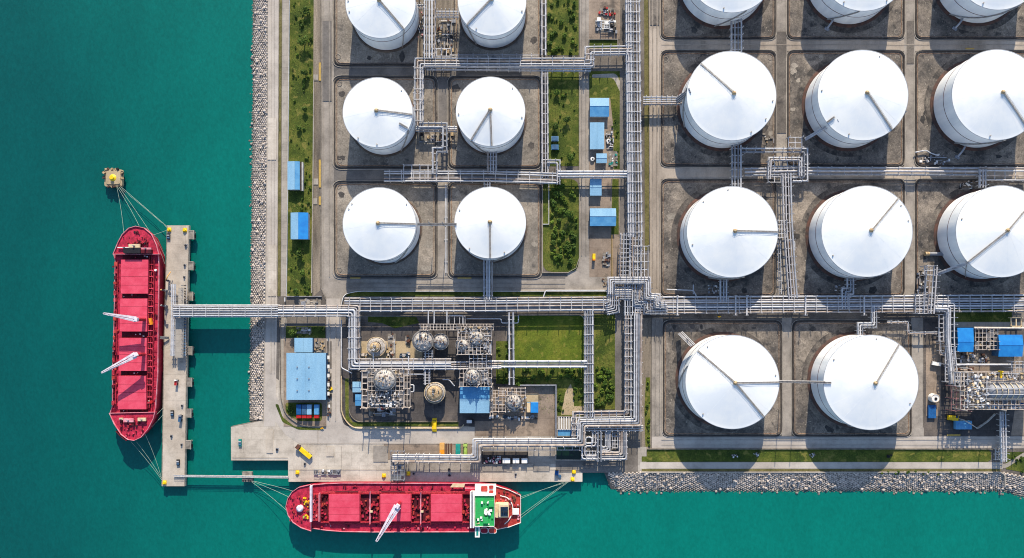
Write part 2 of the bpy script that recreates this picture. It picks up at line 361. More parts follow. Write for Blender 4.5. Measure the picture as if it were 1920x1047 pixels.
# process area in the lower middle
lay('pavement', fil([(642, 600), (880, 600), (880, 800), (642, 800)], 16, True), 'yard_dark')
lay('pavement', rect(672, 640, 792, 676), 'beige')
grass([(690, 594), (780, 594), (786, 606), (740, 616), (716, 606), (690, 604)], 'patch of dark grass in the shade of the main pipe rack')
lay('pavement', rect(880, 600, 948, 800), 'yard_dark')
lay('pavement', [(922, 724), (1042, 724), (1042, 818), (890, 818), (890, 790), (922, 790)], 'yard')
grass(rect(930, 640, 957, 720), 'yellowing grass strip between the process unit and the pipe rack')
grass(rect(964, 592, 1096, 682), 'flat mown lawn crossed by pipe racks', 'lawn')
grass([(964, 690), (1096, 690), (1096, 780), (1045, 780), (1045, 720), (964, 720)], 'scrubby green plot south of the lawn')
lay('path', [(1060, 735), (1070, 720), (1076, 735), (1076, 762), (1098, 762), (1098, 778), (1052, 778)], 'beige')
grass(rect(1114, 590, 1153, 768), 'dense green plot beside the lower main pipe rack')
lay('pavement', rect(1153, 590, 1167, 770), 'asphalt_dark')
grass([(647, 710), (654, 710), (654, 780), (662, 792), (860, 792), (860, 800), (664, 800), (648, 786)], 'green kerbside strip around the process area')
grass(rect(536, 612, 610, 634), 'tangled garden patch north of the big blue warehouse')
lay('pavement', rect(532, 634, 612, 800), 'yard')
grass(fil([(535, 755), (604, 755), (604, 790), (560, 790), (536, 775)], 6, True), 'green surround of the containers south of the warehouse')
grass(fil([(516, 758), (522, 758), (530, 782), (552, 800), (602, 803), (602, 807), (560, 806), (530, 792)], 4, True), 'curved green kerb strip at the road bend')
lay('pavement', rect(720, 833, 890, 862), 'yard')
lay('pavement', rect(890, 840, 1042, 870), 'asphalt')
lay('pavement', rect(742, 868, 960, 886), 'asphalt')  # shadow of the pipe rack on the quay, painted as darker paving
lay('pavement', rect(1042, 862, 1166, 886), 'asphalt_dark')
lay('pavement', rect(1732, 598, 2300, 818), 'yard_dark')
lay('pavement', rect(1736, 640, 1764, 780), 'yard')
grass(rect(1786, 577, 1897, 604), 'dark shaded grass plot behind the blue-roofed process buildings')
lay('path', rect(1786, 604, 1930, 614), 'path')
lay('pavement', [(1790, 640), (2000, 640), (2000, 700), (1790, 700)], 'yard')
lay('pavement', [(1902, 770), (2100, 770), (2100, 817), (1895, 817)], 'yard')
for x0 in (817, 843): pass
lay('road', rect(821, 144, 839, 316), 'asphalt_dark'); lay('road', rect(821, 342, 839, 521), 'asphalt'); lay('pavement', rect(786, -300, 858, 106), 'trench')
# tank compounds: floor, low wall with rounded corners, pipe along the inside
bw = []
def bund(x0, y0, x1, y1, m, label, r=13, pipe=True):
    lay('pavement', rr(x0, y0, x1, y1, r), m)
    for k in range(7):
        s_ = R.choice((-1, 1)); ex = R.random() < .6; cx = R.uniform(x0+14, x1-14) if not ex else (x0+14 if s_ < 0 else x1-14)+R.uniform(-6, 6); cy = (y0+12 if R.random() < .5 else y1-14)+R.uniform(-5, 5) if not ex else R.uniform(y0+14, y1-14)
        n = 11; r1 = R.uniform(3.5, 9); sx, sy = R.uniform(.6, 1.5), R.uniform(.6, 1.5)
        lay('ground', [(min(x1-4, max(x0+4, cx+r1*sx*R.uniform(.55, 1.2)*math.cos(i*6.283/n))), min(y1-4, max(y0+4, cy+r1*sy*R.uniform(.55, 1.2)*math.sin(i*6.283/n)))) for i in range(n)], R.choice(('bund_pale', 'bund_stain', 'bund_stain', 'yard_dark' if m == 'bund_right' else 'bund_pale')), .001)
    t = thing('bund_wall', label, 'low wall', P((x0+x1)/2, (y0+y1)/2), 'low walls around the tank compounds')
    MB().wall(W(rr(x0, y0, x1, y1, r)), .75, 0, 1.1, True).build('wall', 'bund_wall', t)
    g = 4.5 if m == 'bund_left' else 3
    MB().wall(W(rr(x0-g, y0-g, x1+g, y1+g, r+g)), .4, 0, .62, True).build('outer_kerb', 'path', t)
    if pipe: MB().tube([P(p[0], p[1], .55) for p in rr(x0+3.5, y0+3.5, x1-3.5, y1-3.5, r-3)], .22, 6, True).build('pipe', 'bund_pipe', t)
for (x0, y0, x1, y1, l) in ((628, -90, 787, 122, 'topmost left tank, cut by the edge'), (852, -90, 1013, 122, 'second tank of the top row, cut by the edge'), (628, 146, 817, 314, 'left tank of the second row'), (843, 146, 1013, 314, 'second tank of the second row'), (628, 343, 817, 519, 'left tank of the third row'), (843, 343, 1013, 519, 'second tank of the third row')):
    bund(x0, y0, x1, y1, 'bund_left', 'low dark wall around the '+l)
for i, (x0, x1) in enumerate(((1240, 1453), (1477, 1694), (1717, 1960))):
    c = ('first', 'middle', 'last')[i]
    for j, (y0, y1) in enumerate(((-120, 73), (97, 311), (338, 555))):
        bund(x0, y0, x1, y1, 'bund_right', 'low dark wall around the %s big tank of the %s' % (c, ('row cut by the top edge', 'upper full row', 'row above the main rack')[j]))
bund(1244, 603, 1464, 817, 'bund_right', 'low dark wall ringing the lower tank with three roof walkways'); bund(1487, 603, 1707, 817, 'bund_right', 'low dark wall ringing the last lower tank beside the process plant')
# kerbs and low fences
def low(name, label, cat, pts, w, h, m, closed=False, z0=0): return tag(MB().wall(W(pts), w, z0, h+.25, closed).build(name, m), label, cat)
low('kerb', 'pale kerb along the east edge of the coastal road', 'kerb', [(524, -60), (520, 556)], .35, .16, 'kerb')
low('fence_wall', 'long low white fence along the west side of the rough grass strip', 'fence', [(544, -60), (541, 300), (538, 556), (604, 556)], .35, 1.3, 'steel')
low('fence_wall', 'pale low wall along the east side of the rough grass strip', 'fence', [(589, 150), (588, 300), (585, 550)], .7, 1.2, 'path')
low('kerb', 'pale kerb on the west edge of the inner road', 'kerb', [(602.5, -60), (602, 540), (611, 562)], .5, .18, 'kerb')
low('kerb', 'kerb on the east edge of the inner road past the left tanks', 'kerb', [(625, -60), (625, 118)], .5, .18, 'kerb')
low('fence_wall', 'long white fence between the cross road and the main pipe rack', 'fence', fil([(640, 575), (645, 552), (672, 546.5), (1146, 546.5)], 10), .4, 1.4, 'white')
low('fence_wall', 'thin white fence along the shaded grass just south of the main pipe rack', 'fence', fil([(672, 593), (972, 593), (972, 591), (1090, 591), (1096, 600), (1096, 680)], 6), .25, 1.3, 'steel')
low('fence_wall', 'curved white fence wrapping the corner of the process area', 'fence', fil([(641, 705), (641, 778), (660, 803), (864, 803), (870, 796)], 14), .5, 1.2, 'ship_cream')
low('fence_wall', 'inner pale fence of the process area kerb strip', 'fence', fil([(655, 700), (655, 776), (668, 791), (860, 791)], 10), .3, 1., 'kerb')
low('fence_wall', 'low pale fence on the north side of the seawall grass', 'fence', [(1213, 842), (1880, 842)], .5, 1., 'kerb')
low('seawall', 'long pale concrete seawall coping above the boulders', 'seawall', fil([(1203, 885.5), (1876, 885.5), (1883, 890), (1883, 912)], 5), .9, .9, 'path')
low('seawall', 'thin pale coping above the boulders on the west shore', 'seawall', [(501, -60), (501, 200), (498, 560), (493, 788)], .5, .4, 'path')
low('fence_wall', 'white fence between the tank compound and the green plots', 'fence', [(1017, 345), (1017, 512), (1064, 512), (1080, 503), (1086, 484), (1086, 136)], .35, 1.2, 'path')
low('fence_wall', 'small white pen fence inside the thick green plot', 'fence', [(1018, 345), (1029, 345), (1029, 421), (1018, 421)], .4, 1.2, 'white')
low('fence_wall', 'pale fence around the small grass rectangle below the pump yard', 'fence', [(1104, 92), (1104, 75), (1158, 75), (1158, 92)], .4, 1.2, 'path')
low('fence_wall', 'yellowish fence line in the yard of the orange truck', 'fence', [(1147, 440), (1147, 520)], .4, 1.4, 'yellow_line')
low('fence_wall', 'low fence on the west edge of the right block road', 'fence', [(1216, -60), (1218, 470)], .35, .9, 'kerb')
low('perimeter_wall', 'tall grey wall bending round the gravel yard with the small blue container', 'wall', [(975, 722), (1042, 722), (1042, 820)], .9, 4., 'steel_grey')
low('kerb', 'kerb around the garden patch north of the warehouse', 'kerb', [(534, 634), (534, 607), (610, 607)], .4, .5, 'kerb')
low('fence_wall', 'grey fence following the warehouse path round the road bend', 'fence', fil([(527, 600), (526, 745), (536, 778), (566, 799), (612, 799)], 14), .3, 1.1, 'kerb')
for x0, y0, y1, l in ((600, 118, 152, 'beside the topmost left bund'), (600, 300, 352, 'longest, opposite the blue shed with a grey strip'), (600, 369, 385, 'shortest, between the two small blue sheds')):
    low('kerb_block', 'yellow painted kerb block '+l, 'kerb', [(x0, y0), (x0, y1)], 1.7, .35, 'yellow_line')
for x0, x1, y, l in ((657, 676, 522, 'below the third-row left tank'), (858, 884, 522, 'below the third-row second tank'), (1775, 1800, 816, 'below the process plant'), (1810, 1826, 92, 'above the last tank of the upper full row')):
    low('kerb_block', 'faded yellow kerb stripe at the bund '+l, 'kerb', [(x0, y), (x1, y)], 1.3, .3, 'yellow_line')
for x, y, l in ((592, 146, 'upper'), (592, 341, 'middle'), (590, 378, 'broken')):
    low('culvert_slab', 'pale %s concrete slab bridging the roadside trench' % l, 'slab', [(x-4, y), (x+5, y)], 5, .3, 'path')
# faint dirt tracks and repairs in the roads
for x0, y0, x1, y1, m in ((604, 40, 622, 190, 'asphalt_dark'), (613, 640, 622, 690, 'ground'), (1219, -20, 1236, 48, 'ground'), (1700, 40, 1713, 120, 'ground'), (1456, 60, 1474, 250, 'ground'), (503, 460, 518, 556, 'concrete'), (502, 222, 518, 300, 'concrete')):
    lay('road', rect(x0, y0, x1, y1), m)
for x0, y0, x1, y1, m in ((542, 880.6, 1090, 881.2, 'worn_asphalt'), (560, 832, 890, 832.6, 'asphalt'), (436, 858, 540, 858.6, 'worn_asphalt'), (640, 836, 640.6, 880, 'asphalt'), (596, 806, 596.6, 832, 'asphalt'), (700, 836, 728, 866, 'asphalt'), (612, 838, 626, 856, 'jetty_top'), (500, 806, 512, 850, 'jetty_top'), (905, 874, 950, 884, 'asphalt'), (1000, 868, 1030, 884, 'asphalt'), (605, -60, 606.2, 540, 'worn_asphalt'), (617, -60, 618.4, 520, 'worn_asphalt'), (1223, -60, 1224.4, 540, 'worn_warm'), (1231, -60, 1232.6, 540, 'worn_warm'), (1090, -60, 1091.2, 480, 'worn_asphalt'), (1098, -60, 1099.2, 480, 'worn_asphalt'), (1228, 600, 1229.4, 815, 'worn_asphalt'), (1236, 600, 1237.2, 815, 'worn_asphalt'), (618, 600, 619.2, 790, 'worn_light'), (629, 600, 630.2, 790, 'worn_light'), (1240, 84, 1930, 85, 'worn_warm'), (1240, 824, 1930, 825, 'worn_light'), (1240, 834, 1930, 834.8, 'worn_light'), (650, 531, 1060, 532.2, 'worn_asphalt'), (650, 539, 1060, 540, 'worn_asphalt'), (508, -60, 509, 700, 'concrete'), (514, -60, 514.8, 700, 'worn_light')):
    lay('road', rect(x0, y0, x1, y1), m)
# ---------------------------------------------------------------- riprap
rocks = []
for k in range(6):
    bm = bmesh.new(); bmesh.ops.create_icosphere(bm, subdivisions=2, radius=1)
    rr_ = random.Random(k)
    ax = [Vector((rr_.gauss(0, 1), rr_.gauss(0, 1), rr_.gauss(0, 1))).normalized() for _ in range(9)]; cut = [rr_.uniform(.74, .95) for _ in ax]
    for v in bm.verts:
        for a, c in zip(ax, cut):
            d = v.co.dot(a)
            if d > c: v.co -= a*(d-c)
        v.co.z *= .75
    rocks.append(([v.co.copy() for v in bm.verts], [tuple(q.index for q in f.verts) for f in bm.faces])); bm.free()
spots = []
def rip(x_in, x_out, y0, y1, step, vert):
    y = y0
    while y < y1:
        u = 0.; row = int(round((y-y0)/step))
        n = max(2, int(abs(x_out(y)-x_in(y))/step))
        for i in range(n+2):
            u = (i + (.5 if row % 2 else 0) + R.uniform(-.14, .14))/n
            z = .1-u*6.2
            if z < -6.4: continue
            a = x_in(y)+(x_out(y)-x_in(y))*u; b = y+R.uniform(-.15, .15)*step
            p = P(a, b, z) if vert else P(b, a, z)
            spots.append((p, R.uniform(.82, 1.06)*step*.45*.67))
        y += step
def wob(v, a=1.5, s=.05): return a*math.sin(v*s)+a*.6*math.sin(v*s*2.7+1)
rip(lambda y: 500-max(0, y-200)*.0136, lambda y: 471-max(0, y-200)*.010+wob(y, .6), -40, 788, 3.5, True)
rip(lambda x: 887+max(0, x-1883)*.22, lambda x: 925+max(0, x-1883)*.3+wob(x, .5)-(max(0, 1160-x)*.7 if x < 1160 else 0), 1142, 1960, 3.7, False)
R.shuffle(spots)
bed = MB()
bed.add([P(500, -60, -.1), P(466, -60, -6.6), P(500, 200, -.1), P(466, 200, -6.6), P(492, 790, -.1), P(460, 790, -6.6)], [(0, 1, 3, 2), (2, 3, 5, 4)])
bed.add([P(1133, 887, -.1), P(1150, 928, -6.6), P(1883, 887, -.1), P(1883, 931, -6.6), P(1970, 906, -.1), P(1970, 960, -6.6)], [(0, 1, 3, 2), (2, 3, 5, 4)])
tag(bed.build('ground', 'rock_bed'), None, None, None, 'structure')
stuff = MB(); big = spots[:300]+sorted(spots[300:], key=lambda s_: -s_[1])
rmesh = []
for vs, fs in rocks:
    b = MB(); b.add(vs, fs); o = b.build('boulder', 'rock'); rmesh.append(o.data); bpy.data.objects.remove(o)
import mathutils
for i, (p, r) in enumerate(big):
    rot = mathutils.Euler((R.uniform(-.5, .5), R.uniform(-.5, .5), R.uniform(0, 6.3)))
    if i < 300:
        o = bpy.data.objects.new('boulder', rmesh[i % 6]); COL.objects.link(o); o.location = p; o.rotation_euler = rot; o.scale = (r*1.15,)*3
        tag(o, 'large pale angular boulder lying in the rock slope at the water edge', 'boulder', 'boulders of the shore rock slopes')
    else:
        mt = rot.to_matrix()*r; vs, fs = rocks[i % 6]
        stuff.add([mt @ v + p for v in vs], fs)
tag(stuff.build('riprap', 'rock', None, False), 'countless smaller pale boulders packed on the shore slopes', 'boulders', None, 'stuff')
# ================================================================ tanks
TH = 26.1
def railing(pa, pb_, parent, m='rail_grey', side=.8, n=6, r=.07, h=1.1):
    d = (pb_-pa); t = Vector((d.x, d.y, 0)).normalized(); nrm = Vector((-t.y, t.x, 0))
    for s_ in (-1, 1):
        b = MB(); o = nrm*(side*s_)
        b.tube([pa+o+Vector((0, 0, h)), pb_+o+Vector((0, 0, h))], r, 5); b.tube([pa+o+Vector((0, 0, h*.5)), pb_+o+Vector((0, 0, h*.5))], r*.8, 5)
        for i in range(n+1):
            q = pa+d*(i/n)+o; b.tube([q, q+Vector((0, 0, h))], r, 5)
        b.build('railing', m, parent)
def deck(pa, pb_, w, name, m, parent, th=.25):
    d = pb_-pa; t = Vector((d.x, d.y, 0)).normalized(); n = Vector((-t.y, t.x, 0))*(w/2); b = MB(); u = Vector((0, 0, th))
    b.add([pa-n, pa+n, pb_+n, pb_-n, pa-n+u, pa+n+u, pb_+n+u, pb_-n+u], [(3, 2, 1, 0), (4, 5, 6, 7), (0, 1, 5, 4), (1, 2, 6, 5), (2, 3, 7, 6), (3, 0, 4, 7)])
    return b.build(name, m, parent)
def roofz(r, Rm, hc): # profile height above rim
    q = r/Rm; return hc*(1-q)**1.0*(1-.12*(1-q)) if False else hc*(1-q*(.82+.18*q))
def tank(bx, by, rp, label, walks=(), stairs=(), right=False, hc=None, girder=None):
    c = P(bx, by); Rm = rp*S; hc = hc or Rm*.185; girder = girder or (.56 if right else .72)
    t = thing('storage_tank', label, 'storage tank', c, 'white cylindrical storage tanks')
    fw = 2.7 if right else 1.9
    MB().lathe(c, [(Rm+fw, 0), (Rm+fw-.3, .85), (Rm-.5, .95)], 96, True, False).build('foundation', 'rust_base' if right else 'tank_base', t)
    if right: MB().lathe(c, [(Rm+fw+4.5, .5), (Rm+fw-.2, .52)], 96, False, False).build('apron', 'apron', t)
    MB().lathe(c, [(Rm+.6, .8), (Rm+.6, 1.4), (Rm+.02, 1.45)], 96, False, False).build('base_ring', 'rust_base', t)
    MB().lathe(c, [(Rm, .6), (Rm, TH-.3)], 128, False, False).build('shell', 'shell_white', t)
    n = 12; prof = [(Rm+.18, TH-.35), (Rm+.18, TH)] + [(max(.05, Rm*(1-i/n)), TH+roofz(Rm*(1-i/n), Rm, hc)) for i in range(n+1)]
    MB().lathe(c, prof, 128, False, True).build('roof', 'roof_white', t)
    for g in ((girder, .1),):
        MB().lathe(c, [(Rm, TH*g[0]-.25), (Rm+.1+g[1], TH*g[0]-.2), (Rm+.1+g[1], TH*g[0]+.15), (Rm, TH*g[0]+.2)], 128, False, False).build('wind_girder', 'girder_red', t)
    MB().lathe(c, [(Rm+.15, TH-.1), (Rm+.42, TH-.1), (Rm+.42, TH+.12), (Rm+.15, TH+.14)], 128, False, False).build('rim', 'pipe_c', t)
    seam = MB()
    for i in range(16 if right else 12):
        a = 2*math.pi*(i+.3)/(16 if right else 12); d = Vector((math.cos(a), math.sin(a), 0))
        seam.tube([c+d*(Rm*f)+Vector((0, 0, TH+roofz(Rm*f, Rm, hc)+.0)) for f in (.12, .35, .6, .8, .99)], .05, 4)
    seam.build('roof_seams', 'shell_white', t)
    v = MB(); z = TH+hc
    v.lathe(c, [(1.7, z-.4), (1.7, z+.3), (1.2, z+.5), (1.2, z+1.1), (.5, z+1.4)], 16, False, True).build('vent', 'vent', t)
    MB().tube([c+Vector((2.*math.cos(i*.5236), 2.*math.sin(i*.5236), z+.9)) for i in range(12)], .07, 5, True).build('vent_railing', 'walk_grey', t)
    for k in range(3):     # small roof fittings near the rim
        a = R.uniform(0, 6.28); f = .93; q = c+Vector((math.cos(a)*Rm*f, math.sin(a)*Rm*f, TH+roofz(Rm*f, Rm, hc)))
        pc('hatch', 'walk_grey', t, q+Vector((0, 0, .3)), .55, .8)
    for w in walks:
        ang, f0, f1, rail = w[0], w[1], w[2], w[3] if len(w) > 3 else True     # image angle: 0 right, 90 down
        a = -math.radians(ang); d = Vector((math.cos(a), math.sin(a), 0))
        pa = c+d*(Rm*f0)+Vector((0, 0, TH+roofz(Rm*f0, Rm, hc)+.35)); pe = c+d*(Rm*f1)+Vector((0, 0, TH+roofz(Rm*f1, Rm, hc)+.35))
        wk = deck(pa, pe, 1.1, 'roof_walkway', 'walk_grey', t)
        if rail: railing(pa, pe, wk, side=.65, n=14, r=.09)
    for s0, s1 in stairs:  # stairway bands on the shell
        b = MB(); m = 14; vs = []
        for i in range(m+1):
            a = -math.radians(s0+(s1-s0)*i/m); z = TH-(TH-1)*i/m; d = Vector((math.cos(a), math.sin(a), 0))
            vs += [c+d*(Rm+.1)+Vector((0, 0, z)), c+d*(Rm+1.3)+Vector((0, 0, z)), c+d*(Rm+1.3)+Vector((0, 0, z+.25)), c+d*(Rm+.1)+Vector((0, 0, z+.25))]
        fs = [(i*4+k, i*4+(k+1) % 4, i*4+4+(k+1) % 4, i*4+4+k) for i in range(m) for k in range(4)]
        b.add(vs, fs); st = b.build('stairway', 'walk_grey', t)
        MB().tube([Vector(q)+Vector((0, 0, 1.0)) for q in vs[1::4]], .08, 5).build('handrail', 'rail_grey', st)
    return t
tank(725, 33.5, 62, 'topmost left white tank whose walkway runs down to the lower right rim', [(48, .04, 1.0)], [(48, 62)])
tank(924.7, 31, 60.5, 'white tank in the top row whose walkway runs down to the lower left rim', [(137, .04, 1.0)], [(137, 120)])
tank(720, 229, 62, 'white tank with a level walkway and a short dark ladder head on its rim', [(4, .04, 1.0), (28, .72, .98)], [(30, 60)])
tank(922, 227.5, 61.5, 'white tank with two walkways forming a narrow wedge on its lower half', [(88, .04, 1.0), (124, .04, 1.0)], [(124, 95)])
tank(723, 429, 65, 'white tank in the left column bridged by a footway to the tank on its right', [(0, .04, 1.0)], [(40, 75)])
tank(921.5, 426.5, 63.5, 'white tank with one straight walkway running down to the cross-road pipe rack', [(90, .04, 1.0)], [(60, 95)])
tank(1353, -30, 80, 'big white tank cut by the top edge, with pipes dropping from its foot', [], [(70, 100)], True)
tank(1590, -33, 80, 'big white tank cut by the top edge, middle of the three', [], [(95, 120)], True)
tank(1831, -35, 80, 'big white tank cut by the top edge, last toward the right', [], [(60, 130)], True)
tank(1353.3, 199.3, 79.5, 'big white tank with one walkway running to its upper left rim', [(-134, .04, 1.0)], [(190, 150)], True)
tank(1588.7, 198.3, 80.5, 'big white tank with a lower right walkway and a gantry at its lower left', [(50, .04, 1.0), (143, .82, 1.0)], [(20, 50)], True)
tank(1829, 197.5, 80.5, 'big white tank of the upper full row, cut by the right edge', [(48, .04, 1.0)], [(80, 120)], True)
tank(1355, 443, 81, 'big white tank with a level walkway pointing right to the tall pipe rack', [(0, .04, 1.0)], [(75, 110)], True)
tank(1596, 442, 81, 'big white tank with a walkway to the upper right rim, above the main pipe rack', [(-47, .04, 1.0)], [(60, 100)], True)
tank(1837, 442, 81.5, 'big white tank cut by the right edge, with one long walkway across its whole roof', [(-45, .04, 1.0), (138, .04, 1.0)], [(138, 110)], True)
tank(1355, 711.7, 83.5, 'big white lower tank with three roof walkways meeting at a yellow vent', [(-138, .04, 1.0), (0, .04, 1.0), (48, .04, 1.0)], [(200, 170)], True)
tank(1603, 712.4, 84.5, 'big white lower tank with an upper right walkway, beside the process plant', [(-54, .04, 1.0), (180, .86, 1.0)], [(60, 100)], True)
# footways between tanks and gantries from the roofs
def footway(label, a, b, za, zb, w=1.6, legs=True, name='footbridge'):
    pa, pe = P(a[0], a[1], za), P(b[0], b[1], zb)
    t = thing(name, label, 'footbridge', Vector(((pa.x+pe.x)/2, (pa.y+pe.y)/2, 0)))
    dk = deck(pa, pe, w, 'deck', 'grating', t); railing(pa+Vector((0, 0, .2)), pe+Vector((0, 0, .2)), dk, side=w/2, n=12, r=.09)
    for s_ in (-1, 1):
        d = (pe-pa).normalized(); n = Vector((-d.y, d.x, 0))*(w/2*s_)
        MB().tube([pa+n, pe+n], .22, 6).build('girder', 'steel', t)
    if legs:
        for f in (.33, .67):
            q = pa+(pe-pa)*f; pb('post', 'steel_grey', t, (q.x, q.y, q.z/2), (.5, .5, q.z))
    return t
footway('pale footway linking the roofs of the two third-row left tanks', (783, 421), (856, 421), TH+.5, TH+.5)
footway('pale footway linking the roofs of the two lower right tanks', (1460, 716), (1546, 717), TH+.5, TH+.5)
def gantry(label, a, b, za, zb, w=3.):
    pa, pe = P(a[0], a[1], za), P(b[0], b[1], zb)
    t = thing('pipe_gantry', label, 'gantry', Vector(((pa.x+pe.x)/2, (pa.y+pe.y)/2, 0)), 'sloping gantries at the tanks')
    d = pe-pa; n = Vector((-d.y, d.x, 0)).normalized()
    deck(pa, pe, w, 'deck', 'grating', t)
    for o, r in ((-w/2, .25), (-w/5, .4), (w/5, .4), (w/2, .25)): MB().tube([pa+n*o+Vector((0, 0, .5)), pe+n*o+Vector((0, 0, .5))], r, 7).build('pipe', R.choice(('pipe_a', 'pipe_b')), t)
    pb('post', 'steel_grey', t, ((pe.x+pa.x)/2, (pe.y+pa.y)/2, (za+zb)/4), (.6, .6, (za+zb)/2))
gantry('sloping grey gantry reaching over the lower left rim of the middle big tank', (1571, 226), (1509, 262), TH+1, 8, 2.2)
gantry('wide silver pipe leaning on the upper left of the lower tank with three walkways', (1299, 648), (1275, 624), TH-1, 4, 4.)
gantry('dark gantry falling from the lower left rim of the big tank at the right edge', (1812, 494), (1757, 514), TH-1, 9, 2.2)
gantry('short bent gantry on the left side of the big tank with the upper left walkway', (1294, 170), (1268, 190), TH+1, 8, 4.)
for (x, y, a, l) in ((1556, 45, -58, 'top middle big tank'), (1796, 45, -55, 'top right big tank'), (1800, 285, -60, 'big tank at the right edge in the upper full row')):
    q = P(x, y); t = thing('tank_nozzle', 'grey outlet pipe below the '+l, 'outlet pipe', q, 'outlet pipes at the tank feet')
    r_ = math.radians(a); d = Vector((math.cos(r_), -math.sin(r_), 0))
    MB().tube(fil([q-d*5+Vector((0, 0, 1)), q-d*1+Vector((0, 0, 3.5)), q+d*4+Vector((0, 0, 3.5))], 1.5), .8, 8).build('pipe', 'pipe_c', t)
    pb('foot_plate', 'steel_grey', t, q-d*5.5+Vector((0, 0, .6)), (4, 2.4, .5), -r_+1.57)
q = P(1745, 477); t = thing('buffer_drum', 'short horizontal drum with a cream end beside the right edge tank', 'drum', q)
pc('drum', 'steel_grey', t, q+Vector((3, 0, 2.2)), 1.5, 14, 'x'); pc('end_cap', 'vent', t, q+Vector((-4.5, 0, 2.2)), 1.8, 3.5, 'x')
for dx in (-2, 6): pb('saddle', 'dark', t, q+Vector((dx, 0, .6)), (.8, 2.4, 1.2))
# catch pits in the compound corners
for x, y, l in ((634, 107, 'top left bund'), (637, 158, 'second-row left bund, upper corner'), (636, 351, 'third-row left bund, upper corner'), (636, 507, 'third-row left bund, lower corner'), (637, 302, 'second-row left bund, lower corner'), (725, 302, 'second-row left bund, just below the tank'), (1248, 112, 'upper full row, first big bund, left corner'), (1444, 110, 'upper full row, first big bund, right corner'), (1250, 350, 'first big bund above the main rack, left corner'), (1252, 790, 'lower bund with three walkways, bottom left'), (1680, 61, 'top middle big bund'), (1682, 109, 'upper full row, middle big bund'), (1684, 347, 'middle big bund above the main rack'), (1725, 100, 'upper full row, last big bund'), (1341, 56, 'top first big bund'), (1688, 290, 'upper full row, middle big bund, lower corner'), (1682, 795, 'last lower bund, bottom right corner'), (1262, 300, 'upper full row, first big bund, lower corner')):
    q = P(x, y); t = thing('catch_pit', 'round drain pit in the '+l, 'drain pit', q, 'round drain pits in the bunds'); r = R.uniform(1.7, 2.4)
    MB().lathe(q, [(r, 0), (r, .5), (r-.5, .5), (r-.5, .15)], 20, False, False).build('rim', 'kerb', t); MB().cyl(q, r-.5, .06, .2, 18).build('cover', R.choice(('rust', 'bund_wall')), t)
# ================================================================ pipe racks
PM = ('pipe_a', 'pipe_a', 'pipe_a', 'pipe_b', 'pipe_b', 'pipe_c', 'pipe_d', 'pipe_e')
def rack(label, path, of, z=8., every=20., rad=.55, ext=1.5, posts=True, girders=True, beam_m='steel', name='pipe_rack', cat='pipe rack', fillet=2.5, top=False, rail=False, zs=None):
    """path and offsets in photo pixels (at height z); pipes follow the path side by side on cross beams"""
    pts = [Vector(p) for p in path]
    c0 = pts[len(pts)//2]; c = base(c0.x, c0.y, z)
    t = thing(name, label, cat, c)
    if not isinstance(rad, (list, tuple)): rad = [rad*R.choice((.8, 1, 1, 1.2)) for _ in of]
    for o, r in zip(of, rad):
        q = fil(offs(pts, o), fillet+abs(o)*.12) if len(pts) > 2 else offs(pts, o)
        MB().tube([P(p.x, p.y, z+r) for p in q], r, 8).build('pipe', R.choice(PM), t)
    lo, hi = min(of)-ext, max(of)+ext
    if girders:
        for o in (lo, hi):
            q = offs(pts, o); MB().wall([P(p.x, p.y, z) for p in q], .42, z-.75, z-.3).build('girder', beam_m, t)
    if top and girders:
        q = offs(pts, (lo+hi)/2+(hi-lo)*.18); MB().wall([P(p.x, p.y, z) for p in q], (hi-lo)*.3*S, z-.28, z-.1).build('cable_tray', 'tray', t)
    k = S*(H-z)/H
    for a, b in zip(pts, pts[1:]):
        L = (b-a).length; d = (b-a).normalized(); n = Vector((-d.y, d.x)); m = max(1, int(round(L/every)))
        ang = math.atan2(-d.y, d.x)
        for i in range(m+1):
            if m > 1 and i in (0, m) and L > 30 and len(pts) > 2: pass
            f = (i+.5)/(m+1); q = a+d*(L*f); mid = q+n*((lo+hi)/2)
            w = (hi-lo)*k+.5
            pb('beam', beam_m, t, P(mid.x, mid.y, z-.25), (.5, w, .45), ang)
            if top: pb('beam', beam_m, t, P(mid.x, mid.y, z+1.5), (.42, w, .3), ang)
            if posts:
                for o in (lo, hi):
                    e = q+n*o; g = P(e.x, e.y, z); pb('post', beam_m, t, (g.x, g.y, (z-.5)/2), (.45, .45, z-.5), ang)
    if rail:
        for o in (lo, hi):
            q = offs(pts, o); b = MB(); b.tube([P(p.x, p.y, z+2.2) for p in q], .18, 5); b.build('handrail', 'steel', t)
    return t
